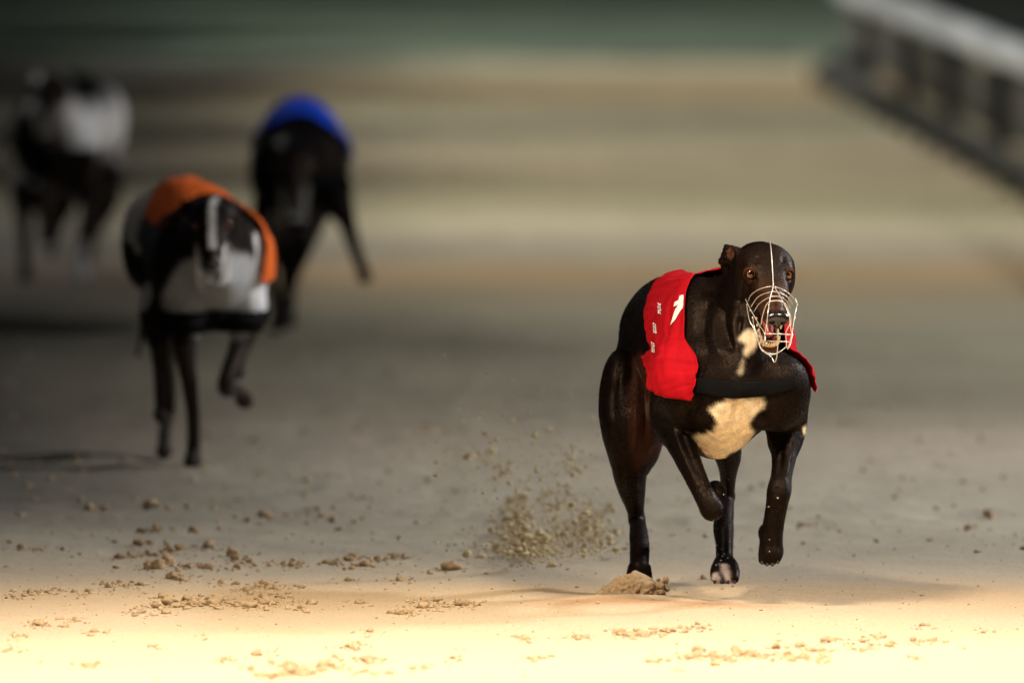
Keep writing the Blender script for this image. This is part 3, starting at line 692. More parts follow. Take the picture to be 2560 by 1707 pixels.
MUSCLE = [
    ([(1616, 905), (1612, 985), (1616, 1070), (1604, 1140)], -.0075, 8, 23.2, 24), ([(1594, 900), (1590, 990), (1588, 1080), (1582, 1150)], .006, 9, 23.2, 24),
    ([(1640, 960), (1640, 1050), (1634, 1110)], .004, 10, 23.2, 24), ([(1556, 890), (1534, 985), (1540, 1070), (1560, 1140)], -.004, 9, 23.2, 24), ([(1548, 1150), (1560, 1220), (1580, 1280)], -.003, 6, 23.2, 24), ([(1590, 1150), (1592, 1220), (1596, 1280)], .003, 6, 23.2, 24),
    ([(1700, 1065), (1722, 1130), (1752, 1200)], -.003, 6, 22.8, 23.2), ([(1682, 1060), (1705, 1130), (1740, 1205)], .0025, 6, 22.8, 23.2), ([(1962, 1075), (1955, 1130), (1950, 1190)], -.0028, 6, 22.8, 23.2), ([(1944, 1085), (1942, 1140), (1940, 1185)], .0025, 5, 22.8, 23.2), ([(1982, 1085), (1974, 1150), (1966, 1195)], .002, 5, 22.8, 23.2),
    ([(1752, 985), (1728, 1040), (1735, 1095)], -.009, 10, 22.8, 23.2), ([(1918, 985), (1898, 1020), (1915, 1062)], -.008, 10, 22.8, 23.2), ([(1842, 1000), (1828, 1060), (1818, 1120)], -.004, 8, 22.8, 23.2), ([(1800, 1000), (1790, 1060), (1795, 1110)], .003, 12, 22.8, 23.2), ([(1872, 1000), (1868, 1050)], .003, 12, 22.8, 23.2),
    ([(1804, 755), (1808, 815), (1835, 885)], -.013, 15, 22.9, 23.35), ([(1768, 750), (1758, 830), (1775, 905)], -.009, 14, 22.9, 23.35), ([(1786, 760), (1782, 830), (1800, 895)], .004, 9, 22.9, 23.35), ([(1850, 790), (1846, 840), (1858, 885)], -.006, 9, 22.9, 23.3), ([(1880, 880), (1862, 930)], -.003, 10, 22.8, 23.2), ([(1700, 1010), (1690, 1050)], .004, 10, 22.8, 23.2),
    ([(1944, 1215), (1938, 1240)], -.002, 5, 22.8, 23.2), ([(1938, 1260), (1930, 1330)], -.0018, 5, 22.8, 23.2), ([(1950, 1262), (1944, 1320)], .0015, 5, 22.8, 23.2), ([(1812, 1310), (1812, 1390)], -.002, 4, 23.1, 23.6), ([(1802, 1310), (1802, 1390)], .0015, 4, 23.1, 23.6), ([(1824, 1310), (1824, 1390)], .0015, 4, 23.1, 23.6),
    ([(1893, 640), (1890, 660)], -.0025, 5, 22.8, 23.05), ([(1957, 640), (1960, 658)], -.0025, 5, 22.8, 23.05), ([(1866, 712), (1880, 735)], -.002, 5, 22.8, 23.0), ([(1858, 700), (1848, 760)], -.003, 6, 22.8, 23.1)]
body, BV, BQ = dog_body(fd, hero, hero_col, M_COAT, 2, MUSCLE)
for s in (-1, 1): make_eye(HH, s, hero)
def grow_fur(V, Q, col, fd, n, name, root, m, length=.0044, width=.0008):
    """short coat: one slim blade per hair tuft, lying along the lie of the hair"""
    tri = V[Q[:, [0, 1, 2]]]; ar = np.linalg.norm(np.cross(tri[:, 1] - tri[:, 0], tri[:, 2] - tri[:, 0]), axis=1); pk = rng.choice(len(Q), n, p=ar / ar.sum())
    a, b = rng.random((2, n)); q = V[Q[pk]]; p = (q[:, 0] * ((1 - a) * (1 - b))[:, None] + q[:, 1] * (a * (1 - b))[:, None] + q[:, 2] * (a * b)[:, None] + q[:, 3] * ((1 - a) * b)[:, None])
    g = fd.grad(p); l = HH.loc(p); hd = (l[:, 1] > -80) & (l[:, 2] > -140) & (np.abs(l[:, 0]) < 80) & (p[:, 1] < 23.02)
    fl = np.tile(TS.D * .75 - np.array([0, 0, .55]), (n, 1)); fl[p[:, 2] < .36] = (0, .25, -1); fl[hd] = -HH.f + HH.u * .15
    fl = fl + .22 * rng.normal(size=(n, 3)); t = fl - g * (fl * g).sum(1)[:, None]; t /= np.linalg.norm(t, axis=1)[:, None] + 1e-9; sd = np.cross(g, t)
    skip = hd & (l[:, 1] > 0) & (l[:, 2] < -42)                              # none inside the mouth
    for s_ in (-1, 1): skip |= np.linalg.norm(l - np.array([s_ * 38, 0, 1]), axis=1) < 15
    skip |= np.linalg.norm(l - np.array([0, 118, -30]), axis=1) < 24
    k = ~skip; p, g, t, sd, pk = p[k], g[k], t[k], sd[k], pk[k]; n = len(p); ln = length * rng.uniform(.6, 1.25, n); hd = hd[k]; ln[hd] *= .6; w_ = width * rng.uniform(.7, 1.2, n)
    lift = rng.uniform(.10, .34, n); tip = p + (t * np.cos(lift)[:, None] + g * np.sin(lift)[:, None]) * ln[:, None]; p = p - g * .0004
    W_ = np.stack([p - sd * w_[:, None], p + sd * w_[:, None], tip], 1).reshape(-1, 3); me = mesh_np(name, W_, np.arange(3 * n).reshape(-1, 3))
    colattr(me, np.repeat(col[Q[pk, 0]] * rng.uniform(.75, 1.3, (n, 1)), 3, 0)); o = wput(name, me, m, root); o['kind'] = 'stuff'; return o
M_FUR = coat_mat('fur', .44, .07)
BC = np.empty(len(BV) * 4, np.float32); body.data.color_attributes['Col'].data.foreach_get('color', BC)
grow_fur(BV, BQ, BC.reshape(-1, 4)[:, :3], fd, 420000, 'fur', hero, M_FUR)
# nose leather
nf = Field(HH(0, 118, -29) - .045, HH(0, 118, -29) + .045, .0014)
E = lambda c, r, kk=4, op='add': nf.ell(HH(*c), np.array(r) * .001, HH.R, kk * .001, op)
E((0, 114, -22), (19.5, 14, 10)); E((0, 121, -28), (23, 11, 14), 5); E((-14, 119, -31), (11.5, 11, 11.5), 5); E((14, 119, -31), (11.5, 11, 11.5), 5); E((0, 118, -41), (9, 8, 9), 5)
for s in (-1, 1): E((s * 12, 131, -33), (6, 9, 4.8), 3, 'sub'); E((s * 21, 126, -37), (4, 8, 3), 3, 'sub')
E((0, 133, -38), (1.2, 6, 9), 2, 'sub')
nv, nq = nf.mesh(2); wput('nose', mesh_np('nose', nv, nq), M_NOSE, hero)
# tongue, teeth
tf = Field(HH(0, 40, -80) - .075, HH(0, 40, -80) + .075, .002)
for a, b, r1, r2 in (((0, -10, -68), (0, 35, -80), 12, 12), ((0, 35, -80), (0, 66, -95), 12, 9)):
    tf.cone(HH(*a), HH(*b), r1 * .001, r2 * .001, .006)
wput('tongue', mesh_np('tongue', *tf.mesh(3)), M_TONGUE, hero)
def tooth(base, tip, r):
    b, t = HH(*base), HH(*tip); m = (b * .5 + t * .5); return tube([b, b * .75 + t * .25, m, b * .2 + t * .8, t], [r * .001, r * .00105, r * .0008, r * .0005, r * .0001], 8)
TE = []
for i in range(6):                                           # lower incisors
    a = (i - 2.5) / 2.5; TE.append(((a * 13, 88 - 5 * a * a, -113), (a * 13.5, 91 - 5 * a * a, -103), 2.9))
for s in (-1, 1):
    TE.append(((s * 17, 80, -110), (s * 19, 84, -90), 3.6)); TE.append(((s * 14, 98, -50), (s * 15, 100, -66), 3.4))
    for j in range(6):
        TE.append(((s * (18 + j * 1.1), 68 - j * 13, -104 + j * 5.8), (s * (18.5 + j * 1.1), 69 - j * 13, -96 + j * 5.6), 3.4))
        TE.append(((s * (14 + j * 1.0), 88 - j * 13, -50), (s * (14.5 + j), 88 - j * 13, -57), 2.6))
for i in range(6):
    a = (i - 2.5) / 2.5; TE.append(((a * 9, 108 - 4 * a * a, -46), (a * 9, 109 - 4 * a * a, -54), 2.0))
for b, t, r in TE: wput('tooth', mesh_py('tooth', tooth(b, t, r)), M_TOOTH, hero)
# claws
for x, y, Y, dx, dy, dY in [(1905, 1404, 22.985, -1, 11, -.004), (1918, 1408, 22.985, -1, 12, -.004), (1931, 1408, 22.985, 0, 12, -.004), (1944, 1402, 22.985, 2, 11, -.004)] + \
        [(1787 + 16.5 * i, 1452, 23.195, (i - 1.5), 11, -.008) for i in range(4)]:
    a, b = P(x, y, Y), P(x + dx * .6, y + dy * .6, Y + dY); wput('claw', mesh_py('claw', tube([a, a * .5 + b * .5, b], [.0035, .003, .001], 7)), M_CLAW, hero)

# wire muzzle
muz = wput('wire_muzzle', None, None, hero); muz.location = (0, 0, 0)
def W(zx, zy, df): return P(*Z1(zx, zy), YH - df)
WIRES = [
    [(712, 172, -.052), (720, 176, -.046), (735, 290, -.005), (748, 480, .025), (755, 642, .062)],
    [(495, 800, .025), (530, 730, .042), (620, 670, .058), (755, 645, .066), (880, 690, .058), (960, 760, .045), (985, 810, .03)],
    [(522, 860, .045), (600, 752, .064), (720, 702, .08), (800, 702, .08), (900, 752, .064), (960, 835, .045)],
    [(555, 905, .058), (620, 815, .078), (730, 752, .094), (830, 752, .094), (892, 795, .078), (937, 870, .058)],
    [(630, 1040, .085), (650, 930, .100), (710, 806, .115), (860, 806, .115), (930, 935, .100), (940, 1050, .085)],
    [(755, 645, .067), (722, 770, .105), (703, 900, .136), (685, 1050, .138), (670, 1135, .128), (655, 1262, .105)],
    [(772, 655, .067), (850, 790, .108), (915, 930, .134), (932, 1050, .135), (942, 1140, .125), (905, 1285, .100), (888, 1200, .105), (890, 1110, .12), (930, 1030, .12)],
    [(470, 775, .0), (520, 880, .03), (600, 1020, .062), (665, 1130, .10), (675, 1210, .11)],
    [(482, 840, .0), (510, 990, .03), (562, 1090, .045), (620, 1270, .075), (655, 1315, .085), (730, 1360, .09)],
    [(545, 960, .045), (560, 1060, .05), (620, 1180, .075), (690, 1230, .11)],
    [(985, 765, .0), (1000, 835, .012), (985, 900, .032), (958, 1060, .062), (938, 1220, .092), (905, 1290, .10)],
    [(668, 1131, .130), (740, 1132, .137), (850, 1135, .137), (955, 1141, .118)],
    [(690, 1207, .118), (760, 1210, .126), (860, 1212, .126), (935, 1217, .105)],
    [(806, 1120, .138), (802, 1250, .126), (790, 1380, .105), (768, 1425, .095), (742, 1380, .09)],
    [(620, 1270, .07), (680, 1322, .095), (760, 1342, .105), (830, 1312, .104), (893, 1262, .095)]]
for i, wl in enumerate(WIRES):
    pts = spline([W(*q) for q in wl], 7)
    o = put('wire', mesh_py('wire', tube(pts, .0011 if i == 0 else (.0008 if i in (1, 2, 3) else .00098), 7)), M_WIRE, muz); o.location = -WLOC(hero)
for q in [(487, 830, .005), (520, 890, .032), (543, 965, .046), (620, 1060, .072), (615, 1125, .075), (560, 1090, .045), (1002, 835, .012), (990, 885, .03), (980, 965, .045), (955, 1075, .065), (955, 1141, .118), (668, 1131, .13), (730, 1365, .09), (938, 1218, .095)]:
    V, Q = ball(W(*q), .0019, 10, 8); o = put('weld', mesh_py('weld', (V, Q)), M_WIRE, muz); o.location = -WLOC(hero)

# red jacket: outline read off the photograph, laid on the body
bvh = BVHTree.FromPolygons([tuple(v) for v in BV], [tuple(q) for q in BQ])
def st_of(p):
    """world point -> torso station and angle from the spine"""
    t = float((p - TS.o) @ TS.D); a = TS.axis(np.array([t]))[0]; q = p - a; return t, math.degrees(math.atan2(q[2], q @ TS.L)) - 90
def hit(px, py):
    d = P(px, py, 23) - CAM; r = bvh.ray_cast(Vector(CAM), Vector(d / np.linalg.norm(d)))
    return None if r[0] is None else np.array(r[0])
JR = [(0, .215, 0, .50), (15, .160, 15, .475), (27, .112, 27, .447), (40, .078, 40, .410), (48, .024, 48, .377), (58, .008, 57, .315), (69, .004, 64, .236), (84, -.002, 72, .262), (103, .008, 80, .305)]
JRR = [(0, .215, 0, .50), (15, .160, 15, .475), (27, .112, 27, .447), (40, .078, 40, .410), (48, .024, 48, .377), (58, .004, 57, .315), (68, -.004, 64, .242), (80, -.008, 74, .255), (92, .006, 82, .275)]
jk, JV, JQ = jacket(fd, TS, 'jacket', JR, hero, M_RED, 90, 110, right=JRR)
bvj = BVHTree.FromPolygons([tuple(v) for v in JV], [tuple(q) for q in JQ])
def cast_patch(tree, poly, step, off, name, m, parent, extra=None):
    """flat print: cells of a small pixel grid inside poly, laid on the cloth"""
    pl = np.array(poly); x0, y0 = pl.min(0); x1, y1 = pl.max(0); nx = max(2, int((x1 - x0) / step) + 1); ny = max(2, int((y1 - y0) / step) + 1)
    gx, gy = np.meshgrid(np.linspace(x0, x1, nx), np.linspace(y0, y1, ny)); q = np.stack([gx.ravel(), gy.ravel()], 1); pos = []; ok = []
    for a in q:
        d = P(a[0], a[1], 23) - CAM; r = tree.ray_cast(Vector(CAM), Vector(d / np.linalg.norm(d)))
        if r[0] is None: pos.append((0, 0, 0)); ok.append(False); continue
        nn = np.array(r[1]); nn = -nn if nn @ d > 0 else nn; pos.append(np.array(r[0]) + nn * off); ok.append(True)
    I = np.arange(nx * ny).reshape(ny, nx); Q = np.stack([I[:-1, :-1], I[1:, :-1], I[1:, 1:], I[:-1, 1:]], -1).reshape(-1, 4); ok = np.array(ok)
    cen = q[Q].mean(1); Q = Q[inpoly(cen, poly) & ok[Q].all(1)]
    if not len(Q): print('no patch', name); return None
    us = np.unique(Q); mp = np.zeros(len(q), int); mp[us] = np.arange(len(us))
    me = mesh_np(name, np.array(pos)[us], mp[Q]); o = put(name, me, m, parent); o.location = -WLOC(parent); return o
NUM = [Z2(*q) for q in [(826, 236), (812, 262), (800, 300), (745, 355), (700, 410), (668, 465), (635, 505), (650, 450), (668, 392), (690, 358), (655, 372), (664, 340), (692, 325), (700, 292), (735, 285), (775, 258)]]
cast_patch(bvj, NUM, .9, .003, 'number_one', M_WHITEC, jk)
for cx, cy in ((553, 392), (521, 532), (509, 668)):               # three small printed marks in two lines
    for i in range(4):
        for j in range(2):
            x, y = cx - 9 + 13 * j + i * 1.2, cy - 36 + i * 19 + 6 * j
            cast_patch(bvj, [Z2(x - 6, y - 7), Z2(x + 3, y - 8), Z2(x + 7, y + 4), Z2(x - 2, y + 8)], .5, .0026, 'printed_mark', M_WHITEC, jk)
# black chest band that closes the jacket under the neck
def band(top, bot, nu=70, nv=12, off=.0045):
    t = spline(np.array(top, float), 20); b = spline(np.array(bot, float), 20); k = np.linspace(0, 1, nu)
    t = np.stack([np.interp(k, np.linspace(0, 1, len(t)), t[:, i]) for i in (0, 1)], 1); b = np.stack([np.interp(k, np.linspace(0, 1, len(b)), b[:, i]) for i in (0, 1)], 1)
    V = np.zeros((nv, nu, 3)); D = []
    for j in range(nv):
        for i in range(nu):
            p = t[i] + (b[i] - t[i]) * j / (nv - 1); h = hit(*Z2(*p)); V[j, i] = P(*Z2(*p), 23.03) if h is None else h
    for _ in range(6):                                             # pulled taut
        W_ = V.copy(); W_[:, 1:-1] = (V[:, :-2] + V[:, 2:] + 2 * V[:, 1:-1]) / 4; V = np.where((W_[..., 1:2] < V[..., 1:2]), W_, V * .5 + W_ * .5)
    d = CAM - V.reshape(-1, 3); d /= np.linalg.norm(d, axis=1)[:, None]; bulge = np.sin(np.linspace(0, math.pi, nv))[:, None, None] * .0012
    V = V + (off + bulge) * d.reshape(V.shape); I = np.arange(nu * nv).reshape(nv, nu)
    return mesh_np('chest_band', V.reshape(-1, 3), np.stack([I[:-1, :-1], I[1:, :-1], I[1:, 1:], I[:-1, 1:]], -1).reshape(-1, 4))
cb = wput('chest_band', band([(800, 880), (900, 893), (1050, 910), (1200, 915), (1350, 905), (1490, 880), (1530, 860)], [(800, 985), (900, 1005), (1000, 1026), (1120, 1030), (1300, 1015), (1450, 985), (1545, 950)]), M_BLACKC, jk)
md = cb.modifiers.new('thickness', 'SOLIDIFY'); md.thickness = .003; md.offset = 0

# ---- the chasing dogs ------------------------------------------------------
BASE = np.array([(.00, .515, .365, .058), (.07, .575, .312, .098), (.16, .620, .292, .114), (.28, .645, .305, .112),
    (.42, .656, .365, .098), (.55, .655, .430, .080), (.66, .626, .455, .072), (.76, .572, .455, .056), (.82, .530, .46, .036)])
def chaser(label, foot, chest, yaw, zs, head, legs, colfn, jmat, rows, jaw=1.0, band_z=None, right=None):
    root = empty('greyhound', tuple(G(*foot))); tag(root, label, 'dog', 'racing greyhounds')
    S = BASE.copy(); S[:, 1:3] = zs[0] + (S[:, 1:3] - .292) * (zs[1] - zs[0]) / (.656 - .292); S[:, 3] *= zs[2]
    o = P(*chest); T = Torso(o, yaw, S); e = T.o + T.D * .82
    lo = np.minimum(T.o, e) - [.32, .42, 0]; hi = np.maximum(T.o, e) + [.32, .40, 0]; lo[2] = -.03; hi[2] = .85
    f = Field(lo, hi, .0085); f.sweep(T.o, T.D, T.L, T.S)
    H = Head(P(*head[:3]), head[3], head[4], head[5] if len(head) > 5 else 0)
    n1 = T.axis(np.array([.12]))[0] + [0, 0, .05]; n0 = H(0, -85, -45); f.chain([(n0, .055), (n0 * .5 + n1 * .5, .075), (n1, .105)], .05)
    for sd in (-1, 1):                                        # shoulders, haunches
        f.ell(T.axis(np.array([.12]))[0] + T.L * sd * .085, (.055, .075, .11), None, .05); f.ell(T.axis(np.array([.62]))[0] + T.L * sd * .06 - [0, 0, .05], (.058, .11, .11), None, .05)
    for lg in legs: chain_px(f, lg, .03)
    for lg in legs:                                           # paw
        x, y, Y, r = lg[-1]; f.ell(P(x, y + 4, Y - .015), (.019, .030, .016), None, .02)
    e2 = e + [0, 0, .5]; tp = spline([e2 - T.D * .05, e2 + T.D * .07 - [0, 0, .08], e2 + T.D * .12 - [0, 0, .2], e2 + T.D * .2 - [0, 0, .28]], 4); f.chain([(q, .02 - .014 * i / len(tp)) for i, q in enumerate(tp)], .02)
    add_head(f, H, jaw_drop=jaw)
    dog_body(f, root, lambda V, fd_, Q: colfn(V, H, T), M_COAT2, 1)
    for sd in (-1, 1): make_eye(H, sd, root, 14)
    nz_ = Field(H(0, 118, -29) - .045, H(0, 118, -29) + .045, .004); nz_.ell(H(0, 118, -29), np.array([22, 13, 15]) * .001, H.R, .004); wput('nose', mesh_np('nose', *nz_.mesh(1)), M_NOSE, root)
    mz = wput('wire_muzzle', None, None, root); mz.location = (0, 0, 0)
    for ring in (30, 60, 90, 118):
        a = np.linspace(-2.4, 2.4, 22); rr = 46 - .1 * ring; pts = np.array([H(rr * math.sin(t), ring + 6, -42 - .2 * ring + (rr + 8) * math.cos(t)) for t in a])
        o_ = put('wire', mesh_py('wire', tube(pts, .0013, 5)), M_WIRE, mz); o_.location = -WLOC(root)
    for t in (-1.8, -.9, 0, .9, 1.8):
        pts = spline([H((46 - .1 * g_) * math.sin(t), g_ + 6, -42 - .2 * g_ + (54 - .1 * g_) * math.cos(t)) for g_ in (20, 60, 90, 118)] + [H(0, 140, -62)], 5)
        o_ = put('wire', mesh_py('wire', tube(pts, .0013, 5)), M_WIRE, mz); o_.location = -WLOC(root)
    j, jv, jq = jacket(f, T, 'jacket', rows, root, jmat, 36, 48, .012, .004, right)
    # chest band
    th = np.radians(np.linspace(-78, 78, 40)); bz = band_z if band_z is not None else zs[0] + .12; V = []
    for zz in (bz - .025, bz + .025):
        for t in th:
            dd = math.sin(t) * T.L - math.cos(t) * T.D; q0 = T.o + T.D * .10 + [0, 0, zz]; rr = np.arange(.26, .02, -.004); vals = f.sample(q0 + rr[:, None] * dd); k = np.argmax(vals < .012) if (vals < .012).any() else len(rr) - 1; V.append(q0 + rr[k] * dd)
    n = len(th); cbm = mesh_np('chest_band', np.array(V), np.array([[i, i + 1, n + i + 1, n + i] for i in range(n - 1)]))
    o_ = put('chest_band', cbm, M_BLACKC, j); o_.location = -WLOC(j); md = o_.modifiers.new('thickness', 'SOLIDIFY'); md.thickness = .004
    return root, H, T, f, j, (jv, jq)
M_COAT2 = coat_mat('short_coat', .5, .15)
ROWS = [(0, .20, 0, .52), (18, .15, 18, .50), (35, .10, 35, .46), (50, .06, 48, .40), (68, .03, 64, .30), (88, .02, 80, .28), (100, .02, 90, .28)]
SHORT = [(0, .17, 0, .46), (14, .14, 14, .45), (28, .12, 28, .42), (40, .12, 40, .38), (52, .13, 52, .34)]
blk = np.array([.005, .004, .004]); wht = np.array([.72, .72, .70])
def col_orange(V, H, T):
    l = H.loc(V); n = fbm(V * 6, 3); c = np.tile(blk, (len(V), 1)); s_ = (V - T.o) @ T.D; lat = (V - T.o) @ T.L
    bib = ((lat - .012) / .128) ** 2 + ((V[:, 2] - .425) / .112) ** 2 + .5 * n; ok = (s_ < .26) & ((l[:, 2] < -64) | (l[:, 1] < -100)); c = np.where((ok * np.clip((1.1 - bib) * 4, 0, 1))[:, None] > 0, c + (wht * .55 - c) * (ok * np.clip((1.1 - bib) * 4, 0, 1))[:, None], c)
    w_ = (lat > .085 + .03 * n) & (V[:, 2] > .34) & (V[:, 2] < .55 + .05 * n) & (l[:, 1] < -70); c[w_] = wht
    w_ = (s_ > .40) & (n > -.1) & (V[:, 2] > .36); c[w_] = wht * .6                                                                # white rump patches
    w_ = (l[:, 1] > -70) & (np.abs(l[:, 0] - 6) < 9 + 5 * n) & (l[:, 2] > -36) & (l[:, 1] < 80) & (l[:, 2] < 60); c[w_] = wht     # blaze
    lg = (V[:, 2] < .30); c[lg] = np.array([.022, .017, .014])
    return c
chaser('greyhound in bright orange jacket with white blaze and white bib, chasing behind', (484, 1165), (548, 640, 27.32), 13, (.325, .668, 1.15), (530, 566, 27.1, 36, -3, 4),
    [[(402, 790, 27.42, 42), (400, 870, 27.4, 25), (402, 960, 27.36, 18), (404, 1036, 27.32, 16)],
     [(468, 790, 27.36, 48), (462, 870, 27.32, 30), (474, 960, 27.34, 21), (484, 1050, 27.36, 18), (484, 1120, 27.42, 19), (482, 1150, 27.40, 21)],
     [(622, 770, 27.42, 46), (600, 860, 27.38, 27), (562, 965, 27.32, 21), (590, 975, 27.42, 17), (612, 1000, 27.5, 18)],
     [(420, 700, 27.85, 62), (392, 800, 27.72, 44), (418, 920, 27.85, 22), (424, 1010, 27.95, 16), (412, 1080, 27.85, 17), (410, 1125, 27.78, 17)],
     [(560, 700, 27.85, 62), (610, 800, 27.72, 42), (600, 880, 27.85, 22), (590, 930, 27.98, 15)]],
    col_orange, M_ORANGE, SHORT, band_z=.352, right=ROWS)
def col_blue(V, H, T): return np.tile(blk, (len(V), 1)) * (1 + .3 * fbm(V * 8, 2))[:, None]
chaser('all black greyhound in royal blue jacket with one foreleg flung out', (700, 838), (748, 440, 33.3), 1, (.335, .672, 1.18), (735, 425, 33.1, 42, 0),
    [[(842, 500, 33.35, 42), (868, 560, 33.28, 24), (892, 635, 33.22, 17), (912, 690, 33.2, 16)],
     [(668, 520, 33.36, 40), (668, 600, 33.3, 24), (676, 690, 33.3, 16), (690, 760, 33.35, 15), (692, 815, 33.38, 17)],
     [(778, 520, 33.95, 52), (760, 600, 33.8, 32), (735, 690, 33.9, 16), (712, 760, 33.95, 14), (704, 815, 33.8, 15)],
     [(700, 520, 33.95, 52), (705, 600, 33.8, 32), (712, 680, 33.9, 16), (725, 740, 33.98, 14), (722, 800, 33.86, 15)]],
    col_blue, M_BLUE, [(0, .10, 0, .56), (18, .09, 18, .55), (36, .09, 36, .53), (54, .12, 54, .50), (72, .20, 72, .46)], .7, right=[(0, .10, 0, .56), (18, .09, 18, .55), (36, .08, 36, .53), (58, .10, 58, .50), (82, .16, 82, .44)])
def col_left(V, H, T):
    n = fbm(V * 5, 3); c = np.tile(blk, (len(V), 1)); s_ = (V - T.o) @ T.D; lat = (V - T.o) @ T.L; l = H.loc(V)
    k_ = np.clip((lat + .07 * n - .055) * 22, 0, 1) * np.clip((V[:, 2] - .36 + .06 * n) * 14, 0, 1) * np.clip((.62 - V[:, 2] + .05 * n) * 12, .25, 1) * (l[:, 1] < -60); c = c + (wht - c) * k_[:, None]
    w_ = (V[:, 2] < .13) & (lat > .05); c[w_] = wht * .35
    return c
chaser('black and white greyhound in black jacket, farthest back in the pack', (63, 704), (125, 330, 36.75), -10, (.285, .655, 1.18), (124, 232, 36.5, 32, -4),
    [[(58, 470, 36.8, 36), (58, 540, 36.75, 22), (62, 620, 36.72, 15), (63, 692, 36.8, 15)],
     [(112, 480, 36.75, 34), (112, 550, 36.7, 19), (116, 600, 36.68, 15), (112, 585, 36.82, 14)],
     [(216, 450, 36.95, 40), (224, 520, 36.85, 24), (206, 590, 36.82, 17), (196, 640, 36.85, 14), (206, 690, 36.85, 15)],
     [(170, 440, 37.4, 52), (160, 510, 37.25, 30), (140, 580, 37.4, 14), (130, 630, 37.4, 13)],
     [(260, 430, 37.4, 52), (270, 500, 37.25, 30), (240, 580, 37.4, 14), (222, 640, 37.4, 13)]],
    col_left, M_BLACKC, ROWS, .7, right=[(0, .20, 0, .40), (10, .19, 10, .40), (20, .18, 20, .38), (30, .18, 30, .36), (38, .18, 38, .34)])

# ------------------------------------------------------------------ clods of sand
import bmesh
def clod_mesh(i, sub=3, flat=.62):
    bm = bmesh.new(); bmesh.ops.create_icosphere(bm, subdivisions=sub, radius=1); V = np.array([v.co[:] for v in bm.verts])
    d = 1 + .5 * fbm(V * 1.5 + i * 9.7, 2) + .30 * vnoise(V * 3.6 + i * 5.1) + .16 * vnoise(V * 8 + i); V = V * d[:, None] * [1, .9, flat]
    for v, q in zip(bm.verts, V): v.co = q
    me = bpy.data.meshes.new('sand_clod'); bm.to_mesh(me); bm.free(); me.materials.append(M_CLOD); me.polygons.foreach_set('use_smooth', np.ones(len(me.polygons), bool)); return me
CM = [clod_mesh(i) for i in range(8)]
R6 = lambda x, y: (x * .5442, 1240 + y * .5442)
R7 = lambda x, y: (1280 + x * .5442, 1240 + y * .5442)
# (enlarged x, y of its foot, width) read from the two lower quarters of the photograph
C6 = [(725, 515, 48), (770, 500, 62), (800, 512, 52), (745, 470, 40), (890, 500, 60), (860, 480, 44), (925, 498, 40), (985, 500, 60), (965, 478, 36), (1040, 490, 44), (1105, 505, 52), (1150, 512, 60), (1135, 492, 40), (1180, 512, 36), (1220, 495, 60), (1215, 465, 44), (1260, 490, 36),
      (1210, 400, 40), (1240, 420, 50), (1270, 428, 40), (1140, 436, 40), (780, 265, 50), (830, 255, 56), (730, 335, 66), (690, 335, 56), (770, 322, 56), (800, 378, 66), (820, 385, 40), (870, 330, 42), (955, 335, 50), (1065, 285, 54), (1085, 300, 36), (1150, 310, 34), (1090, 330, 36), (550, 285, 44), (600, 280, 36), (640, 222, 46), (690, 218, 36), (720, 170, 46), (890, 168, 56), (650, 170, 40), (960, 235, 50), (690, 268, 34),
      (100, 242, 44), (185, 245, 30), (290, 248, 28), (415, 55, 44), (1220, 85, 62), (1480, 95, 36), (690, 58, 60), (2075, 345, 84), (1605, 300, 54), (1620, 285, 40), (1680, 328, 50), (1815, 288, 40), (1735, 296, 36), (1310, 315, 40), (1340, 320, 34), (1500, 310, 36), (1540, 315, 30), (1600, 388, 36), (1840, 388, 40), (1020, 400, 34), (640, 408, 34), (600, 412, 24), (500, 418, 34), (410, 436, 32), (475, 400, 26), (220, 438, 26), (140, 442, 32), (60, 460, 24),
      (1800, 535, 40), (1840, 540, 50), (1880, 535, 30), (1950, 512, 50), (1945, 488, 36), (1980, 512, 30), (2120, 505, 56), (2100, 490, 30), (2150, 498, 24), (1700, 622, 34), (1690, 755, 50), (1660, 745, 26), (1720, 745, 30), (1790, 810, 34), (1660, 808, 22), (1550, 742, 22), (1030, 746, 28), (1360, 486, 36), (1390, 515, 36), (1650, 492, 36), (760, 542, 44), (650, 540, 40), (180, 595, 44), (160, 590, 26), (350, 572, 28), (435, 626, 34), (85, 640, 18), (45, 708, 22), (410, 768, 18), (710, 690, 16),
      (1210, 825, 50), (1260, 828, 44), (1330, 812, 70), (1300, 818, 50), (1380, 818, 52), (1430, 815, 44), (1320, 775, 40), (1350, 780, 40), (1400, 790, 30), (1480, 785, 50), (1520, 780, 44), (1545, 790, 24), (1155, 795, 26), (1610, 690, 40), (1640, 694, 30), (1180, 726, 50), (2080, 740, 26), (1950, 778, 20)]
C7 = [(500, 632, 40), (540, 640, 56), (590, 635, 48), (490, 612, 24), (650, 628, 30), (700, 618, 40), (735, 620, 36), (815, 606, 24), (882, 604, 20), (85, 742, 34), (290, 642, 28), (335, 648, 40), (60, 655, 26), (680, 756, 30), (750, 802, 16), (810, 748, 40), (860, 712, 56), (850, 738, 44), (920, 740, 40), (960, 745, 44), (990, 758, 40), (1030, 712, 44), (1060, 730, 56), (1090, 738, 50), (1130, 742, 44), (1170, 735, 36), (1215, 702, 44), (1262, 732, 40), (1290, 750, 34), (1340, 750, 46), (1320, 692, 36), (1380, 712, 40), (1430, 712, 34), (1440, 672, 50), (1500, 658, 20), (1420, 752, 20), (1612, 670, 28), (1570, 706, 22), (1630, 704, 16), (1730, 684, 26), (1842, 664, 30), (1885, 596, 30), (1945, 664, 14), (2165, 628, 18), (1860, 742, 16), (1650, 636, 14), (2190, 84, 44), (2100, 150, 34), (1330, 130, 34)]
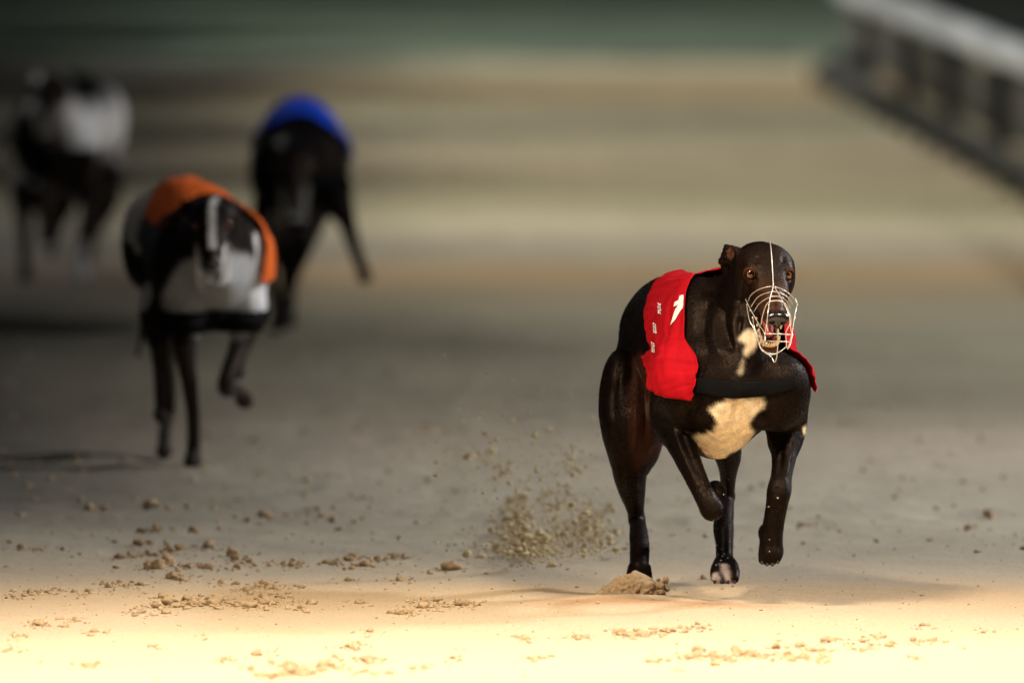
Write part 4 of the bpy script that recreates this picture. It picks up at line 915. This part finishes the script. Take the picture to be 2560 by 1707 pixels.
spots = [(*R6(x, y), w_ * .5442) for x, y, w_ in C6] + [(*R7(x, y), w_ * .5442) for x, y, w_ in C7]
for i, (x, y, w_) in enumerate(spots):
    g = G(x, y); r = w_ / F * g[1] / 2 * 1.15; o = put('sand_clod', CM[i % 8]); hgt = rng.uniform(.8, 1.3); o.scale = (r, r * rng.uniform(.8, 1.1), r * hgt)
    o.location = (g[0], g[1], zat(g[0], g[1]) + r * .28 * hgt); o.rotation_euler = (rng.uniform(-.3, .3), rng.uniform(-.3, .3), rng.uniform(0, 6.3))
    lb, gp = (('crumbly clod of sand lying on the brightly lit strip of track', 'clods on the bright strip') if y > 1485 else ('crumbly clod of sand on the dim track before the orange-jacket dog', 'clods before the orange-jacket dog') if x < 1280 else ('crumbly clod of sand on the dim track beside the leading dog', 'clods beside the leading dog'))
    tag(o, lb, 'sand clod', gp)
# crumbs too many to count
def scatter(name, pts, rad, mat_, kind='stuff'):
    bm = bmesh.new(); bmesh.ops.create_icosphere(bm, subdivisions=1, radius=1); B = np.array([v.co[:] for v in bm.verts]); Fc = np.array([[v.index for v in f.verts] for f in bm.faces]); bm.free()
    n = len(pts); J = 1 + .6 * rng.uniform(-1, 1, (n, len(B), 1)); sc = rng.uniform(.65, 1.25, (n, 1, 3)) * np.array([1.1, 1, .7]); V = pts[:, None] + B[None] * J * sc * rad[:, None, None]
    o = put(name, mesh_np(name, V.reshape(-1, 3), (Fc[None] + (np.arange(n) * len(B))[:, None, None]).reshape(-1, 3)), mat_); tag(o, kind=kind); return o
pts, rad = [], []
for x, y, w_ in spots:
    for k in range(rng.integers(14, 30)):
        q = G(x + rng.normal() * (w_ * .9 + 10), y + rng.normal() * 5 + 1); pts.append(q); rad.append(min(.0007 + rng.exponential(.0018), .008))
for k in range(1500):
    q = G(rng.uniform(-40, 2600), rng.uniform(1370, 1720)); pts.append(q); rad.append(min(.0004 + rng.exponential(.0008), .004))
for k in range(900):
    q = G(rng.uniform(-40, 2600), rng.uniform(860, 1390)); pts.append(q); rad.append(min(.001 + rng.exponential(.002), .008))
for k in range(260):
    q = G(rng.normal() * 400 + 520, rng.normal() * 120 + 1240); pts.append(q); rad.append(min(.0015 + rng.exponential(.0028), .009))
pts = np.array(pts); rad = np.array(rad); pts[:, 2] = zat(pts[:, 0], pts[:, 1]) + rad * .3
tag(scatter('sand_crumbs', pts, rad, M_CLOD), 'fine crumbs of sand strewn over the track', 'crumbs')
# mound ploughed up by the planted hind foot
mf = Field(G(1580, 1497) - [.10, .10, .03], G(1580, 1497) + [.10, .10, .10], .0022); cg = lambda x, y, Y_=23.26: P(x, y, Y_)
for x, y, r, rx in ((1535, 1478, 20, 1.6), (1565, 1462, 26, 1.3), (1590, 1456, 26, 1.2), (1612, 1466, 24, 1.2), (1632, 1480, 16, 1.3), (1510, 1490, 13, 1.8), (1585, 1484, 28, 2.2)):
    mf.ell(cg(x, y), (px_r(r * rx, 23.2), px_r(r * 1.5, 23.2), px_r(r, 23.2)), None, .012)
gp = np.stack(np.meshgrid(*mf.ax, indexing='ij'), -1).reshape(-1, 3); mf.f += (.0055 * fbm(gp * 75, 2) + .003 * vnoise(gp * 210)).reshape(mf.f.shape).astype(np.float32)
mo = put('sand_mound', mesh_np('sand_mound', *mf.mesh(1)), M_CLOD); tag(mo, 'heap of crumbling sand ploughed up around the planted hind paw', 'sand heap')
for x, y, w_ in ((1652, 1462, 26), (1664, 1450, 18), (1655, 1478, 22), (1668, 1472, 14), (1646, 1448, 12), (1660, 1488, 14)):
    q = P(x, y, 23.24); r = px_r(w_, 23.2) / 2; o = put('sand_clod', CM[x % 8]); o.scale = (r, r, r * 1.3); o.location = q; o.rotation_euler = (x, y, w_)
    tag(o, 'small clod flung up beside the heap at the hind paw', 'sand clod', 'clods flung up at the hind paw')
# spray of sand thrown up behind the dog
pts, rad = [], []
def puff(cx, cy, sx_, sy_, n, r0, r1, Y0=23.55, sY=.22):
    for k in range(n):
        yy = min(cy + rng.normal() * sy_, 1440); q = P(cx + rng.normal() * sx_, yy, min(Y0 + rng.normal() * sY, 50061 / (yy + 659) - .04))
        if q[2] < .01: q[2] = .01 + abs(rng.normal()) * .02
        pts.append(q); rad.append(min(r0 + rng.exponential(r1), .012))
for a_ in [(1330, 1372, 40, 26, 420, .0006, .0014), (1455, 1352, 50, 26, 260, .0006, .0013), (1380, 1250, 90, 60, 260, .0005, .0010), (1280, 1170, 80, 70, 130, .0005, .0009), (1310, 1290, 16, 16, 70, .0010, .0022), (1340, 1400, 34, 14, 130, .001, .0022), (1492, 1330, 16, 20, 90, .001, .002),
           (1300, 1345, 14, 20, 60, .001, .0024), (1410, 1270, 14, 12, 40, .001, .0018), (1265, 1180, 16, 12, 40, .0009, .0016), (1430, 1180, 20, 20, 40, .0008, .0014), (1280, 1400, 70, 10, 90, .0006, .0012), (1260, 1000, 140, 120, 110, .0004, .0006), (1500, 1395, 60, 12, 120, .0006, .0012), (1215, 1150, 14, 10, 24, .0009, .0014), (1300, 1130, 90, 70, 120, .0006, .0012), (1390, 1210, 60, 40, 90, .0007, .0014)]:
    puff(a_[0] - 12, a_[1] - 8, a_[2] * 1.25, a_[3] * 1.3, int(a_[4] * (2.6 if a_[1] < 1300 else 2.4)), a_[5] * 1.0, a_[6] * .95, 25.4, .5)
tag(scatter('sand_spray', np.array(pts), np.array(rad), M_SPRAY), 'spray of sand grains flying up behind the leading dog', 'sand spray')
pts, rad = [], []
for x, y in [(1822, 1198), (1808, 1236), (1784, 1300), (1792, 1320), (1830, 1336), (1832, 1358), (1792, 1362), (1804, 1372), (1794, 1384), (1806, 1390), (1832, 1372), (1820, 1394), (1802, 1400), (1790, 1412), (1804, 1414), (1810, 1384), (1790, 1458), (1944, 1244), (1922, 1266), (1924, 1348), (1924, 1378), (1700, 1346), (1666, 1396), (1708, 1480), (1722, 1480), (1688, 1486)]:
    q = hit(x, y); q = P(x, y, 23.2) if q is None else q + (CAM - q) / np.linalg.norm(CAM - q) * .0012; pts.append(q); rad.append(rng.uniform(.0009, .0019))
tag(scatter('sand_grains', np.array(pts), np.array(rad), M_GRAIN), 'bright wet grains of sand clinging to the swinging hind leg', 'grains')
